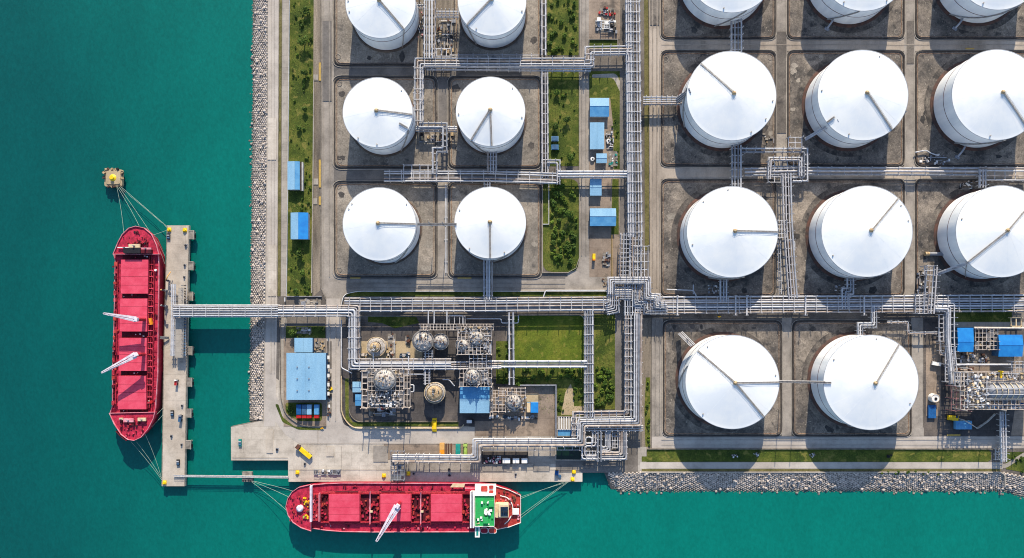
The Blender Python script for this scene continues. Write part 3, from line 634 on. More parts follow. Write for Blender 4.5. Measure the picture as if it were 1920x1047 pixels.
def lattice(label, x0, y0, x1, y1, nx, ny, z=8., m='steel', w=.55, deckf=0., name='steel_platform', cat='platform', levels=(), pipes=(), posts=True, group=None):
    """open steel frame seen from above: rect in pixels at the top level z"""
    a, b = P(x0, y0, z), P(x1, y1, z); c = Vector(((a.x+b.x)/2, (a.y+b.y)/2, 0))
    t = thing(name, label, cat, c, group)
    X = [a.x+(b.x-a.x)*i/nx for i in range(nx+1)]; Y = [a.y+(b.y-a.y)*i/ny for i in range(ny+1)]
    for li, zz in enumerate((z,)+tuple(levels)):
        for x in X[::1 if li == 0 else 2]: pb('beam', m, t, (x, c.y, zz), (w, abs(b.y-a.y)+w, w*.8))
        for y in Y[::1 if li == 0 else 2]: pb('beam', m, t, (c.x, y, zz-.03), (abs(b.x-a.x)+w*.9, w*.96, w*.8))
    if posts:
        for x in (X[0], X[-1]) + ((X[len(X)//2],) if nx > 3 else ()):
            for y in (Y[0], Y[-1]) + ((Y[len(Y)//2],) if ny > 3 else ()): pb('post', m, t, (x, y, z/2-.2), (.6, .6, z-.4))
    for i in range(nx):
        for j in range(ny):
            if R.random() < deckf: pb('grating', 'grating', t, ((X[i]+X[i+1])/2, (Y[j]+Y[j+1])/2, z-.1), (abs(X[1]-X[0])-w, abs(Y[1]-Y[0])-w, .1))
    for s_ in ((a.x, a.y, b.x, a.y), (b.x, a.y, b.x, b.y), (b.x, b.y, a.x, b.y), (a.x, b.y, a.x, a.y)):
        MB().tube([(s_[0], s_[1], z+1.15), (s_[2], s_[3], z+1.15)], .1, 5).build('railing', m, t)
    return t, X, Y
TB = dict(top=True)
rack('main pipe rack running down from the top edge beside the blue sheds', [(1188, -24), (1190, 200), (1193, 445)], (-10, -5, 1, 6, 10.5, 14), 8, 21, top=True)
rack('short pipe rack between the ladder frame and the zigzag bends', [(1194, 445), (1194, 538)], (-8, -3, 3, 8, 12), 8, 12)
rack('narrow ladder-like pipe rack left of the main rack near the orange truck', [(1173, 437), (1171, 520)], (-8.5, -2, 3, 8), 9, 9, .4)
lattice('square grid platform of pipes right of the main rack, above the zigzag bends', 1188, 462, 1215, 520, 4, 4, 9.5)
rack('thick pipe rack running down the dense green plot and turning west along the quay', [(1196, 588), (1195, 792), (1090, 793), (1089, 829), (893, 829), (893, 860), (736, 859)], (-6.5, -2.2, 2, 6), 9, 24, (.95, .75, .8, .6), fillet=3, girders=False)
rack('ladder pipe rack west of the lower thick pipes, bending left above the pool', [(1177, 590), (1177, 776), (1079, 777), (1077, 822)], (-6, -1, 4), 8, 16, .5, top=True)
rack('crosswise pipe rack behind the blue-striped pool, with a long white edge beam', [(1088, 803), (1206, 803)], (-4, 0, 4), 8, 12, .5)
lattice('long open walkway frame over the white boxes on the quay', 905, 832, 1087, 844, 13, 2, 7)
rack('pipe loop dropping to the quay, outermost by the seawall path', [(1169, 808), (1169, 856), (1126, 856)], (-5, -1, 3, 7), 7, 18, .6, fillet=4)
rack('pair of pipes falling from the cross rack east of the dark pond', [(1124, 806), (1124, 866)], (-3, 3), 7, 16, .7)
rack('inner pipe bend nested within the quay loop', [(1140, 808), (1140, 843), (1126, 843)], (-3.5, 0, 4), 6, 14, .5, fillet=4)
rack('small pipe bend above the north side of the dark pond', [(1114, 808), (1114, 834), (1094, 834), (1094, 858), (1122, 858)], (-2.5, 2.5), 6, 16, .6, fillet=4)
lattice('little pipe grid beside the east end of the dark pond', 1100, 846, 1122, 858, 4, 2, 6)
lattice('dark-floored pipe frame between the nested quay bends', 1148, 812, 1163, 840, 3, 4, 5, deckf=.3)
MB_ = MB().tube([P(p[0], p[1], 7) for p in fil([(1098, 834), (1098, 820), (1110, 820), (1110, 834)], 5)], .6, 8); tag(MB_.build('expansion_loop', 'pipe_a'), 'single arched white pipe loop north of the dark pond', 'pipe')
# jetty bridge and the rack it feeds
t = rack('long white pipe bridge crossing the water from the jetty to the shore', [(325, 583), (521, 583)], (-8, -4, 0.5, 5, 9), 11, 27, .55, posts=False, top=True, name='pipe_bridge', cat='bridge', beam_m='steel')
for o in (572, 594.5):
    a, b = P(325, o, 11), P(521, o, 11)
    g = MB()
    for zz in (10.3, 6.2): g.tube([(a.x, a.y, zz), (b.x, b.y, zz)], .35, 6)
    n = 16
    for i in range(n): 
        x0 = a.x+(b.x-a.x)*i/n; x1 = a.x+(b.x-a.x)*(i+1)/n; z0, z1 = (10.3, 6.2) if i % 2 else (6.2, 10.3)
        g.tube([(x0, a.y, z0), (x1, a.y, z1)], .22, 5)
    g.build('truss', 'steel', t)
pb('deck', 'grating', t, (P(423, 583, 6).x, P(423, 583, 6).y, 6.2), (P(521, 0, 6).x-P(325, 0, 6).x, 9.6, .3))
for x in (330, 514):
    for y in (574, 592): q = P(x, y, 10); pb('post', 'steel', t, (q.x, q.y, 2.8), (.9, .9, 5.8))
rack('pipe rack bending around the west side of the process area below the long bridge', [(521, 583), (664, 583), (664, 683), (846, 683)], (-9, -5, -1, 4, 9), 9.5, 24, (.5, .5, .9, .7, .5), fillet=4, top=True)
rack('low cross rack in the shade of the process structures', [(846, 686), (940, 684)], (-6, -2, 2, 6), 9.5, 14, .5)
rack('pair of broad white pipes over the mown lawn', [(915, 683), (1100, 683)], (-5, 0, 5), 8.5, 22, (.9, .5, .9))
rack('main horizontal pipe rack south of the long white fence', [(646, 571), (900, 571), (1142, 569)], (-11, -6, -2, 4, 12), 8, 22, (.5, .75, .5, .55, .6), top=True)
rack('stepped pipe bundle at the west of the big junction, rising then crossing', [(1136, 580), (1150, 577), (1150, 550), (1184, 550)], (-10, -6, -2, 2, 6, 10), 9, 14, .5)
rack('upper pipe bridge of the big junction, shaped like a wide arch', [(1146, 552), (1146, 526), (1214, 526), (1214, 556), (1232, 557), (1232, 572), (1250, 573)], (-5, -1.5, 2, 5.5), 10.5, 15, .6)
rack('vertical pipes passing under the big junction arch', [(1190, 524), (1190, 592)], (-10, -6, -1, 4, 9, 13, 18), 8.2, 15, .5, fillet=1)
rack('staircase of short pipe bends at the lower right of the big junction', [(1196, 545), (1196, 566), (1214, 566), (1214, 582), (1252, 582)], (-6, -3, 0, 3, 6), 9.6, 14, .42)
rack('main horizontal pipe rack of the right block, reaching the right edge', [(1190, 574), (1932, 570)], (-16, -10, -6, -1, 3, 8, 13), 8, 21, (.5, .6, .8, .5, .75, .5, .55), top=True)
for x, l in ((1270, 'westernmost'), (1379, 'second'), (1400, 'third'), (1510, 'fourth'), (1620, 'fifth')):
    q = P(x, 573, 9.7); k_ = thing('cable_bridge', 'white cross box over the right-hand main pipe rack, %s of five' % l, 'crossing', (q.x, q.y, 0), 'white boxes across the main rack')
    pb('box', 'steel', k_, q, (1.1, 17, .7)); pb('post', 'steel', k_, (q.x, q.y-8, 4.7), (.5, .5, 9.3)); pb('post', 'steel', k_, (q.x, q.y+8, 4.7), (.5, .5, 9.3))
# top left block
rack('pipe rack turning from the second-row tank along the top cross road to the main rack', [(786, 236), (786, 118), (1106, 118), (1106, 96), (1184, 95)], (-8, -3, 2, 6.5), 8, 22, (.6, .75, .6, .5), fillet=3, top=True)
rack('low walkway pipes under the top cross road rack', [(800, 124), (1108, 127)], (-4, 2, 6), 6.5, 22, .4)
rack('pipe rack dropping from the top edge between the two topmost left tanks', [(806, -24), (806, 110)], (-9, -4, 1, 6, 10), 9, 20, (.4, .75, .7, .5, .5))
rack('short pipe link from the topmost left tank to the rack between the tanks', [(782, 13), (798, 13)], (-3, 2), 9, 8, .45)
rack('short pipe link to the second tank of the top row', [(818, 27), (861, 27)], (-5, 0, 4), 9, 9, .35)
lattice('small pipe ladder joining the top rack corner', 810, 92, 846, 106, 4, 1, 8.5)
rack('slim pair of pipes along the top green plot', [(1019, -24), (1019, 104)], (-3.5, 3), 6, 24, .55)
rack('ladder pipes along the green plot with cabinets', [(1021, 130), (1022, 334)], (-5, -1, 5), 6, 21, .5)
rack('square pipe loop at the foot of the ladder pipes', [(1026, 303), (1047, 303), (1047, 346)], (-2, 2), 7, 16, .55, fillet=3)
rack('pipe rack in the cross road between the second and third tank rows', [(720, 331), (918, 331), (1046, 335)], (-9, -5, 4, 8.5), 7, 24, (.6, .5, .6, .8), top=True)
rack('pipe rack crossing the yard between the blue sheds', [(1046, 327), (1178, 327)], (-5, 0, 4.5), 7, 22, .7)
rack('zigzag pipe run stepping down from the second-row tanks to the cross road', [(786, 235), (834, 235), (834, 281), (815, 281), (815, 326)], (-3.5, 3.5), 8.5, 18, .8, fillet=2)
rack('level pipe link joining the two second-row tanks', [(780, 242), (857, 242)], (-3.5, 0, 3), 7, 11, .45)
lattice('rectangular pipe loop above the cross road rack', 757, 310, 818, 340, 4, 2, 7.5, w=.7)
rack('short pipe rack from the wedge-walkway tank down to the cross road', [(922, 284), (922, 326)], (-8, -3, 2, 7), 7, 9, .55)
rack('short pipe pair from the cross road to the tank with the straight walkway', [(914, 336), (914, 356)], (-4, 0, 5), 7, 12, .5)
rack('pipe rack from the straight-walkway tank down to the main rack', [(915, 488), (915, 562)], (-7, -2.5, 2, 7), 8.5, 17, (.55, .8, .8, .5))
rack('slim pipe pair crossing the lawn edge from the main rack', [(958, 586), (959, 722)], (-4, 3.5), 7.5, 32, .7)
rack('pipe rack over the lawn and the scrub, parallel to the lower main rack', [(1104, 582), (1104, 782)], (-7, -2.5, 2.5, 7), 8, 20, .55, top=True)
lattice('pipe rungs beside the second-row left tank', 776, 176, 790, 196, 2, 2, 8)
# right block
rack('pipe rack dropping from the first top tank into the next bund', [(1381, 32), (1381, 100)], (-9, -3, 3, 9), 9, 17, .55)
rack('pipe rack linking the upper full row to the tank with the level walkway', [(1381, 272), (1381, 352)], (-8, -3, 3, 8), 9, 17, .55)
rack('two broad pipes in the cross road of the right block', [(1396, 323), (1520, 321), (1848, 322)], (-6, 0, 6), 6, 28, (.6, .9, .7))
rack('wider pipe rack at the right end of the cross road', [(1836, 326), (1932, 327)], (-11, -6, 3, 11), 7, 24, .6)
rack('upright pipe pair at the right end of the cross road', [(1842, 318), (1842, 352)], (-6, -1, 5), 7.5, 10, .55)
rack('large square pipe loop over the right block cross road', [(1390, 282), (1511, 282), (1511, 336), (1486, 337)], (-3, 3), 8, 22, .6, fillet=2)
rack('inner square pipe loop over the right block cross road', [(1442, 336), (1444, 298), (1501, 298), (1501, 330)], (-2, 2), 9, 14, .6, fillet=2)
lattice('small box platform at the head of the square pipe loop', 1478, 258, 1503, 278, 2, 2, 10)
lattice('bent pipe grid inside the square loop', 1440, 302, 1500, 342, 5, 4, 6.5, posts=True)
rack('tall pipe rack between the two big tank columns', [(1474, 325), (1476, 410), (1481, 490), (1486, 560)], (-8.5, -4, 1.5, 6.5), 8, 20, .6)
lattice('pipe rungs linking the level-walkway tank to the tall rack', 1457, 414, 1474, 446, 2, 4, 8)
rack('short pipe drop from the foot of the level-walkway tank to the main rack', [(1356, 522), (1356, 566)], (-6, -1, 5), 8, 15, .6)
rack('jogged pipe drop below the middle tank above the main rack', [(1594, 522), (1594, 546), (1584, 546), (1584, 580)], (-6, -1, 5), 8, 12, .6)
rack('upright pipe ladder at the last gap above the main rack', [(1748, 500), (1742, 588)], (-9, -3, 3, 10), 10, 13, .6)
lattice('small grid tower standing on the main rack near its right end', 1716, 552, 1740, 588, 3, 5, 10.5)
lattice('box platform at the head of the last gap', 1733, 499, 1751, 516, 1, 2, 11)
rack('stepped pipes from the main rack down to the last lower tank', [(1639, 572), (1639, 610), (1613, 610), (1613, 630)], (-4, 0, 4), 8, 12, .6, fillet=2)
rack('single thin stepped pipe wandering to the process plant', [(1663, 604), (1702, 605), (1703, 625), (1762, 624), (1763, 664), (1787, 664)], (-1.2, 1.2), 6, 24, .4, fillet=2, girders=False)
rack('pipe rack feeding the process plant from the main rack', [(1752, 576), (1781, 577), (1781, 640), (1788, 720)], (-8, -1, 3, 7), 9, 15, (.4, .5, .9, .6), fillet=3)
lattice('ladder frame beside the process plant feed', 1760, 590, 1777, 640, 2, 6, 7.5)
lattice('tall ladder frame at the west foot of the process plant', 1772, 650, 1788, 716, 2, 10, 9)
rack('pipes leaving the big junction into the tank with the upper left walkway', [(1206, 189), (1274, 189), (1292, 172)], (-6, -2, 2, 6), 8, 11, .5)
rack('covered conveyor-like pipe rack falling from the process plant to the seawall', [(1880, 772), (1882, 866)], (-5, 0, 4), 8, 12, .55)
lattice('pipe end frame on the slab where the falling rack ends', 1866, 842, 1884, 862, 3, 4, 3)
for pts, l, z in (([(1148, 545), (1023, 545), (1018, 560)], 'thin white pipe hopping from the fence into the main rack', 4), ([(1250, 543), (1300, 545), (1308, 560)], 'thin pale pipe leaving the big junction on its right', 4), ([(534, 558), (534, 566)], 'short pipe stub by the bridge landing', 2),
                  ([(640, 600), (640, 690), (660, 700)], 'thin pipe hugging the west side of the process area rack', 5), ([(1470, 452), (1490, 452), (1490, 470)], 'bent pipe beside the tall rack of the right block', 7), ([(757, 702), (797, 702)], 'level pipe between the reactor frame and the small pipe ladder', 8), ([(700, 655), (700, 700)], 'upright pipe from the ringed vessel over the rack to the reactor', 11), ([(766, 668), (766, 702)], 'broad white duct crossing the process area rack', 11.5), ([(803, 584), (803, 607)], 'first drop pipe from the main rack to the grated walkway', 9), ([(814, 584), (814, 607)], 'second drop pipe from the main rack to the grated walkway', 9), ([(838, 584), (838, 607)], 'third drop pipe from the main rack to the grated walkway', 9), ([(842, 592), (868, 592), (868, 609)], 'angled pipe north of the dense beige frame', 6), ([(875, 598), (940, 598), (940, 606), (972, 606), (972, 592)], 'thin stepped pipe beside the lawn corner', 3), ([(770, 722), (776, 722), (776, 735), (770, 735)], 'small pipe bracket on the east side of the reactor frame', 9), ([(830, 712), (842, 712), (852, 724)], 'curved rail pipe around the round cream vessel', 5), ([(1018, 300), (1030, 300), (1030, 312)], 'tiny pipe bend by the square pipe loop', 5), ([(1300, 534), (1300, 552)], 'short upright pipe in the first big bund above the main rack', 3), ([(1716, 286), (1736, 282), (1746, 288), (1760, 292)], 'thin bent pipe lying in the last bund of the upper full row', 2.5)):
    if l: tag(MB().tube([P(p[0], p[1], z) for p in fil(pts, 4)], .5, 8).build('pipe_run', 'pipe_a'), l, 'pipe')
rack('small pipe ladder below the larger littered dome', [(804, 656), (804, 681)], (-6, 0, 6), 9, 6, .4)
rack('small pipe ladder dropping to the round cream vessel', [(801, 690), (801, 722)], (-3.8, 3.8), 8, 7, .5)
rack('low pipes along the south edge of the topmost left bunds', [(846, 104), (1010, 104)], (-1.5, 1.5), 2.5, 30, .3, girders=False)
rack('slim pipes beside the trench between the third-row tanks', [(829, 345), (829, 512)], (-9, -6), 1., 60, .3, girders=False, posts=False)
rack('thin pipe pair at the west side of the tall rack', [(1461, 450), (1463, 552)], (-2, 2), 3, 20, .35, girders=False)
# ---------------------------------------------------------------- jetty, dolphin, catwalk
jet = [(313, 423), (355, 423), (352, 600), (347, 912), (303, 912), (307, 650)]
t = thing('jetty', 'long narrow concrete jetty alongside the upright red ship', 'jetty', P(330, 665))
MB().prism(W(jet), -2.2, 0).build('deck', 'jetty_top', t)
for i in range(14):
    y = 432+i*36
    for f in (.18, .82):
        x = (313-(y-423)*.0205)*(1-f)+(355-(y-423)*.0164)*f; q = P(x, y); pc('pile', 'kerb', t, (q.x, q.y, -5.5), 1.1, 7)
MB().wall(W([(jet[0][0]+.6, 424), (307.6, 650), (303.6, 911)]), .5, 0, .35).build('kerb', 'yellow_line' if 0 else 'kerb', t)
MB().wall(W([(354.4, 424), (351.4, 600), (346.4, 911)]), .5, 0, .35).build('kerb', 'kerb', t)
for x, y in ((359, 441), (358, 499), (357, 556), (356, 658), (355, 717), (354, 775), (353, 834)):
    q = P(x, y); g = thing('mooring_platform', 'grey stub platform on the outer side of the jetty, %d metres from its north end' % round((y-423)*.45), 'platform', (q.x, q.y, -5), 'stub platforms along the jetty')
    pb('slab', 'kerb', g, (q.x+.4, q.y, -.9), (4.6, 7.2, 1.8)); pb('wall', 'path', g, (q.x+2.5, q.y, .4), (.5, 7.6, 1.2)); pb('wall', 'path', g, (q.x+.5, q.y+3.5, .3), (4.2, .5, .8))
    for dy in (-2.4, 2.4): pc('pile', 'kerb', g, (q.x+.6, q.y+dy, -5), .8, 7)
    pb('fender', 'dark', g, (q.x+3., q.y-1.2, -1.5), (.7, 3, 2.2))
# loading platform on the jetty: roofed pipe gallery
t = thing('loading_gallery', 'grey-roofed loading gallery on the jetty at the end of the pipe bridge', 'loading gallery', P(336, 605))
a, b = P(330, 575, 6), P(345, 672, 6)
MB().prism([P(329.5, 596, 6), P(344.5, 596, 6), P(343.5, 671, 6), P(328.5, 671, 6)], 5.5, 6).build('roof', 'path', t)
MB().prism([P(334.5, 540, 6), P(345, 540, 6), P(344.7, 572, 6), P(334, 572, 6)], 5.5, 6).build('roof', 'path', t)
for o, r, m in ((321.5, .55, 'pipe_a'), (325, .7, 'pipe_a'), (328.6, .4, 'pipe_c')): MB().tube([P(o+.8, 533, 5), P(o, 600, 5), P(o-.6, 668, 5)], r, 8).build('pipe', m, t)
for i in range(15):
    y = 536+i*9.2; q = P(324, y, 4.6); pb('beam', 'steel', t, q, (4.6, .35, .35)); g = P(321, y, 4.4); pb('post', 'steel', t, (g.x, g.y, 2.2), (.35, .35, 4.4)); g = P(343, y, 5); pb('post', 'steel_grey', t, (g.x, g.y, 2.7), (.4, .4, 5.4))
for i in range(26):
    y = 536+i*5.2; q = P(347.6-(y-540)*.012, y, 5.4); pb('rung', 'wall_blue' if y > 596 else 'dark', t, q, (2., .7, .3), R.uniform(-.4, .4)); 
MB().tube([P(349.6, 534, 5.9), P(348, 668, 5.9)], .15, 5).build('handrail', 'steel', t)
def arm(label, x, y, x2, y2, z=7):
    q = P(x, y); t = thing('marine_loader', label, 'loading arm', q, 'marine loading arms')
    pc('base', 'steel_grey', t, q+Vector((0, 0, 2)), .9, 4); e = P(x2, y2, z)
    MB().tube([q+Vector((0, 0, 4)), q+Vector((0, 0, z+2)), (q+e)/2+Vector((0, 0, 2+z/2)), e], .45, 7).build('arm', 'orange_pale' if y < 560 else 'steel_grey', t)
    pb('counterweight', 'dark', t, q+Vector((1.5, 0, z+1.5)), (2, 1.2, 1.4)); return t
arm('slim loading arm on the north end of the pipe gallery', 318, 527, 320, 510, 4)
arm('orange-brown loading arm on the jetty edge opposite the third hatch', 313, 545, 303, 543); arm('brown loading arm between ship and jetty near the bridge', 313, 574, 303, 572)
q = P(309, 633); t = thing('gangway', 'small grey gangway laid from the jetty to the upright ship', 'gangway', q)
w_ = deck(P(298, 633, 4), P(317, 634, 1), 2.4, 'deck', 'grating', t); railing(P(298, 633, 4), P(317, 634, 1), w_, side=1.1, n=6)
# dolphin
q = P(212.5, 334); t = thing('mooring_dolphin', 'lone square concrete mooring dolphin with a yellow top standing in the water', 'mooring dolphin', q)
MB().prism(W(fil(rect(196, 318, 229, 350), 4, True)), -2.5, .2).build('cap', 'beige', t)
MB().prism(W(fil(rect(200, 321, 226, 346), 4, True)), .2, .8).build('cap_step', 'beige', t)
MB().lathe(q, [(3.0, .8), (2.4, 1.3), (1.2, 1.5), (1.2, 2.6), (1.6, 2.9)], 14).build('bollard', 'yellow', t)
for i in range(18):
    s_ = i % 4; f = R.uniform(-.9, .9); x = 212.5+(f*16 if s_ < 2 else (16.5 if s_ == 2 else -16.5)); y = 334+(f*16 if s_ > 1 else (16.5 if s_ == 0 else -16.5))
    g = P(x, y); pb('fender', R.choice(('rust', 'dark', 'vent', 'bund_wall')), t, (g.x, g.y, R.uniform(-1.2, .1)), (R.uniform(1, 2.2), R.uniform(1, 2.2), 1.6), R.uniform(0, 1))
for dx in (-5, 5):
    for dy in (-5, 5): pc('pile', 'kerb', t, q+Vector((dx, dy, -5)), 1.1, 6)
# catwalk
t = thing('catwalk', 'thin white catwalk over the water from the jetty foot to the quay', 'catwalk', P(440, 893))
w_ = deck(P(326, 892, 1), P(541, 895, 1), 1.3, 'deck', 'steel', t); railing(P(326, 892, 1.2), P(541, 895, 1.2), w_, side=.75, n=40, r=.09)
for s_ in (-1.6, 1.6): MB().tube([P(345, 893+s_, .4), P(541, 895+s_, .4)], .28, 6).build('girder', 'steel', t)
q = P(463, 894.5); t = thing('catwalk_pier', 'square concrete pier under the thin white catwalk', 'pier', q)
MB().prism(W(rect(454, 885, 473, 904)), -1.8, .2).build('cap', 'kerb', t)
for dx in (-2.5, 2.5): pc('pile', 'kerb', t, q+Vector((dx, 0, -5)), 1., 7)
for dx in (-3, -1, 1.6, 3): pb('fitting', 'dark', t, q+Vector((dx, -3.2+R.uniform(-.5, .5), .5)), (.9, .7, .7))
# ropes
def rope(label, a, b, za, zb, sag=1.2, r=.12):
    pa, pe = P(a[0], a[1], za), P(b[0], b[1], zb); n = 10
    tag(MB().tube([pa.lerp(pe, i/n)-Vector((0, 0, 4*sag*(i/n)*(1-i/n))) for i in range(n+1)], r, 5).build('mooring_rope', 'rope'), label, 'rope', 'mooring ropes')
rope('mooring rope from the dolphin to the left shoulder of the upright ship', (219, 351), (232, 437), 1, 7)
rope('mooring rope from the dolphin to the bow centre of the upright ship', (220, 351), (261, 424), 1, 7)
rope('mooring rope from the dolphin to the right shoulder of the upright ship', (223, 351), (285, 441), 1, 7, 1)
rope('pale rope from the dolphin to the yellow jetty corner, straighter one', (226, 350), (313, 425), 1, .8, .3, .15)
rope('pale rope from the dolphin to the yellow jetty corner, sagging one', (224, 352), (313, 427), 1, .8, 2)
rope('short rope from the jetty corner to the ship shoulder', (313, 432), (287, 441), .8, 7, .4)
rope('rope running down from the ship shoulder along the jetty, outer', (289, 443), (309, 480), 7, .8, .6)
rope('rope running down from the ship shoulder along the jetty, inner', (292, 452), (309, 495), 7, .8, .6)
rope('short rope between the lower ship and jetty, upper', (290, 781), (306, 765), 6, .8, .4)
rope('short rope between the lower ship and jetty, lower', (284, 801), (305, 779), 6, .8, .4)
rope('right rope from the lower end of the upright ship to the jetty foot', (272, 814), (302, 893), 6, .8)
rope('middle rope from the lower end of the upright ship to the jetty foot', (256, 829), (303, 897), 6, .8)
rope('left rope from the lower end of the upright ship to the jetty foot', (245, 828), (303, 900), 6, .8)
rope('upper rope from the catwalk pier to the bow of the lying ship', (473, 902), (552, 922), .6, 7)
rope('middle rope from the catwalk pier to the bow of the lying ship', (473, 903), (543, 933), .6, 7)
rope('lower rope from the catwalk pier to the bow of the lying ship', (472, 904), (538, 958), .6, 7)
rope('upper rope from the lying ship stern to the yellow quay bollards', (977, 932), (1062, 905), 6, .8)
rope('second rope from the lying ship stern to the quay', (977, 935), (1058, 904), 6, .8)
rope('lower rope from the lying ship stern to the yellow quay bollards', (977, 971), (1066, 904), 6, .8)
rope('lowest rope from the lying ship stern to the quay', (977, 966), (1064, 904), 6, .8)
# ================================================================ ships
DZ = 6.
def scatter(t, name, n, x0, y0, x1, y1, z, mats, smin=.6, smax=2., hmax=1.4):
    for i in range(n):
        x, y = R.uniform(x0, x1), R.uniform(y0, y1); q = P(x, y, z); h = R.uniform(.4, hmax)
        if R.random() < .3: pc(name, R.choice(mats), t, (q.x, q.y, z+h/2), R.uniform(smin, smax)*.5, h)
        else: pb(name, R.choice(mats), t, (q.x, q.y, z+h/2), (R.uniform(smin, smax), R.uniform(smin, smax), h), R.choice((0, 0, 0, R.uniform(0, 3))))
def ship_hull(t, outline, raised):
    o = W(outline, DZ); MB().prism(o, -6.5, DZ-.5, .03).build('hull', 'ship_hull', t)
    o2 = [Vector((p.x, p.y)) for p in o]; a = sum(o2[i].x*o2[(i+1) % len(o2)].y-o2[(i+1) % len(o2)].x*o2[i].y for i in range(len(o2)))
    ins = offs(o2, .35 if a > 0 else -.35, True)
    MB().sheet(ins, DZ-.44).build('deck', 'ship_deck', t)
    MB().wall(ins, .4, DZ-.5, DZ+.8, True).build('bulwark', 'ship_rim', t)
    for poly in raised:
        p2 = W(poly, DZ+2.6); MB().prism(p2, DZ-.5, DZ+2.6).build('raised_deck', 'ship_deck', t)
        MB().wall([Vector((p.x, p.y)) for p in p2], .4, DZ+2.6, DZ+3.6, True).build('bulwark', 'ship_rim', t)
def hatch(t, c, n, vert, z=9.4):   # c: four corners in photo pixels at height z
    a, b, d, e = [Vector(q) for q in c]; m = MB(); cm = MB()
    if vert: g = lambda u, v: (a.lerp(b, u)).lerp(e.lerp(d, u), v)
    else: g = lambda v, u: (a.lerp(b, v)).lerp(e.lerp(d, v), u)
    for i in range(n):
        v0, v1 = i/n+.004, (i+1)/n-.004
        q = [g(0, v0), g(1, v0), g(1, v1), g(0, v1)]; m.prism([P(p.x, p.y, z) for p in q], z-.8, z)
    cm.prism([P(p.x, p.y, z) for p in (a, b, d, e)], DZ-.4, z-.8, -.012)
    h = m.build('hatch_cover', 'ship_hatch', t); cm.build('coaming', 'ship_gear', h)
def jib(t, hx, hy, hz, tx, ty, tz, w0=3.4, w1=1.0, post=True):
    a, b = P(hx, hy, hz), P(tx, ty, tz); d = (b-a).normalized(); n = Vector((-d.y, d.x, 0)).normalized()
    if post:
        pc('crane_post', 'ship_gear', t, (a.x, a.y, (DZ+hz)/2), 1.5, hz-DZ); pb('crane_cab', 'crane_white', t, a-d*.6, (3.2, 3.0, 2.4), math.atan2(d.y, d.x))
    jb = None
    for s_ in (-1, 1):
        m = MB(); p0, p1 = a+n*(w0/2*s_), b+n*(w1/2*s_); k0, k1 = n*(w0*.16), n*(w1*.3); u = Vector((0, 0, .7))
        m.add([p0-k0-u, p0+k0-u, p1+k1-u*.5, p1-k1-u*.5, p0-k0+u, p0+k0+u, p1+k1+u*.5, p1-k1+u*.5], [(3, 2, 1, 0), (4, 5, 6, 7), (0, 1, 5, 4), (1, 2, 6, 5), (2, 3, 7, 6), (3, 0, 4, 7)])
        m.build('jib_chord', 'crane_white', t)
    m = MB()
    for i in range(11):
        f = i/10; q = a.lerp(b, f); w = w0*(1-f)+w1*f
        m.box(q, (1.1 if i % 3 else 2.2, w*.8, .4), math.atan2(d.y, d.x))
    for f0, f1 in ((0, .2), (.2, .82)):
        for s_ in ((-1, 1) if f0 else (0,)):
            q0, q1 = a.lerp(b, f0), a.lerp(b, f1); h0 = (w0*(1-f0)+w1*f0)*(.5 if not s_ else .32); h1 = (w0*(1-f1)+w1*f1)*(.5 if not s_ else .30); o0 = n*s_*(w0*(1-f0)+w1*f0)*.25; o1 = n*s_*(w0*(1-f1)+w1*f1)*.25
            u = Vector((0, 0, .75)); v = Vector((0, 0, .15)); m.add([q0+o0-n*h0*.5*(2 if not s_ else 1)+u, q0+o0+n*h0*.5*(2 if not s_ else 1)+u, q1+o1+n*h1*.5*(2 if not s_ else 1)+u, q1+o1-n*h1*.5*(2 if not s_ else 1)+u], [(0, 1, 2, 3)])
    m.build('jib_bracing', 'crane_white', t)
    MB().tube([a+Vector((0, 0, 2.5)), b+Vector((0, 0, .8))], .12, 5).build('hoist_cable', 'dark', t)
    pb('hook_block', 'lime', t, b+Vector((0, 0, -1.5)), (.9, .9, 1.6))
# upright ship
s1 = thing('cargo_ship', 'red bulk carrier moored upright along the jetty, two white cranes swung out to the left', 'ship', P(253, 625, WZ), 'red bulk carriers')
out1 = [(255, 425), (270, 428), (284, 440), (293, 460), (298, 478), (299.5, 500), (298, 600), (297, 700), (293, 765), (288, 785), (278, 805), (265, 820), (252, 826), (240, 824), (228, 815), (215, 795), (206, 776), (211, 760), (211, 700), (214, 600), (216, 490), (213, 476), (222, 455), (230, 440), (242, 429)]
ship_hull(s1, out1, [[(255, 424.5), (271, 428), (285, 440), (294, 460), (298.5, 477), (213, 477), (222, 455), (230, 440), (242, 428.5)],
                     [(206, 775), (291, 773), (288, 785), (278, 805), (265, 820), (252, 826), (240, 824), (228, 815), (215, 795)]])
for c, n in (([(227, 487), (278, 487), (277, 551), (226.5, 551)], 4), ([(225.5, 560), (276, 560), (275.5, 622), (224.5, 622)], 4), ([(224, 634), (275, 634), (274.5, 696), (223, 696)], 4), ([(222.5, 705), (273.5, 705), (274, 768), (221, 768)], 4)): hatch(s1, c, n, True)
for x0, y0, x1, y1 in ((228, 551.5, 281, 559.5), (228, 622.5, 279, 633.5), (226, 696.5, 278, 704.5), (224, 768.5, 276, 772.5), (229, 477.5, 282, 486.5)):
    q = [P(x0, y0, 7), P(x1, y0, 7), P(x1, y1, 7), P(x0, y1, 7)]; MB().prism(q, DZ-.42, 6.3).build('cross_deck', 'ship_dark_shade', s1)  # no recess here: dark deck and hatch shade both put into the colour
    scatter(s1, 'deck_fitting', 5, x0+2, y0+2, x1-2, y1-2, 6.3, ('ship_gear', 'ship_dark_shade', 'white'), .5, 1.2, .8)
for o, r in ((279, .35), (283.5, .3), (288, .4)):
    MB().tube([P(o+1, 480, 7), P(o, 600, 7), P(o-3, 765, 7)], r, 6).build('deck_pipe', 'ship_gear', s1)
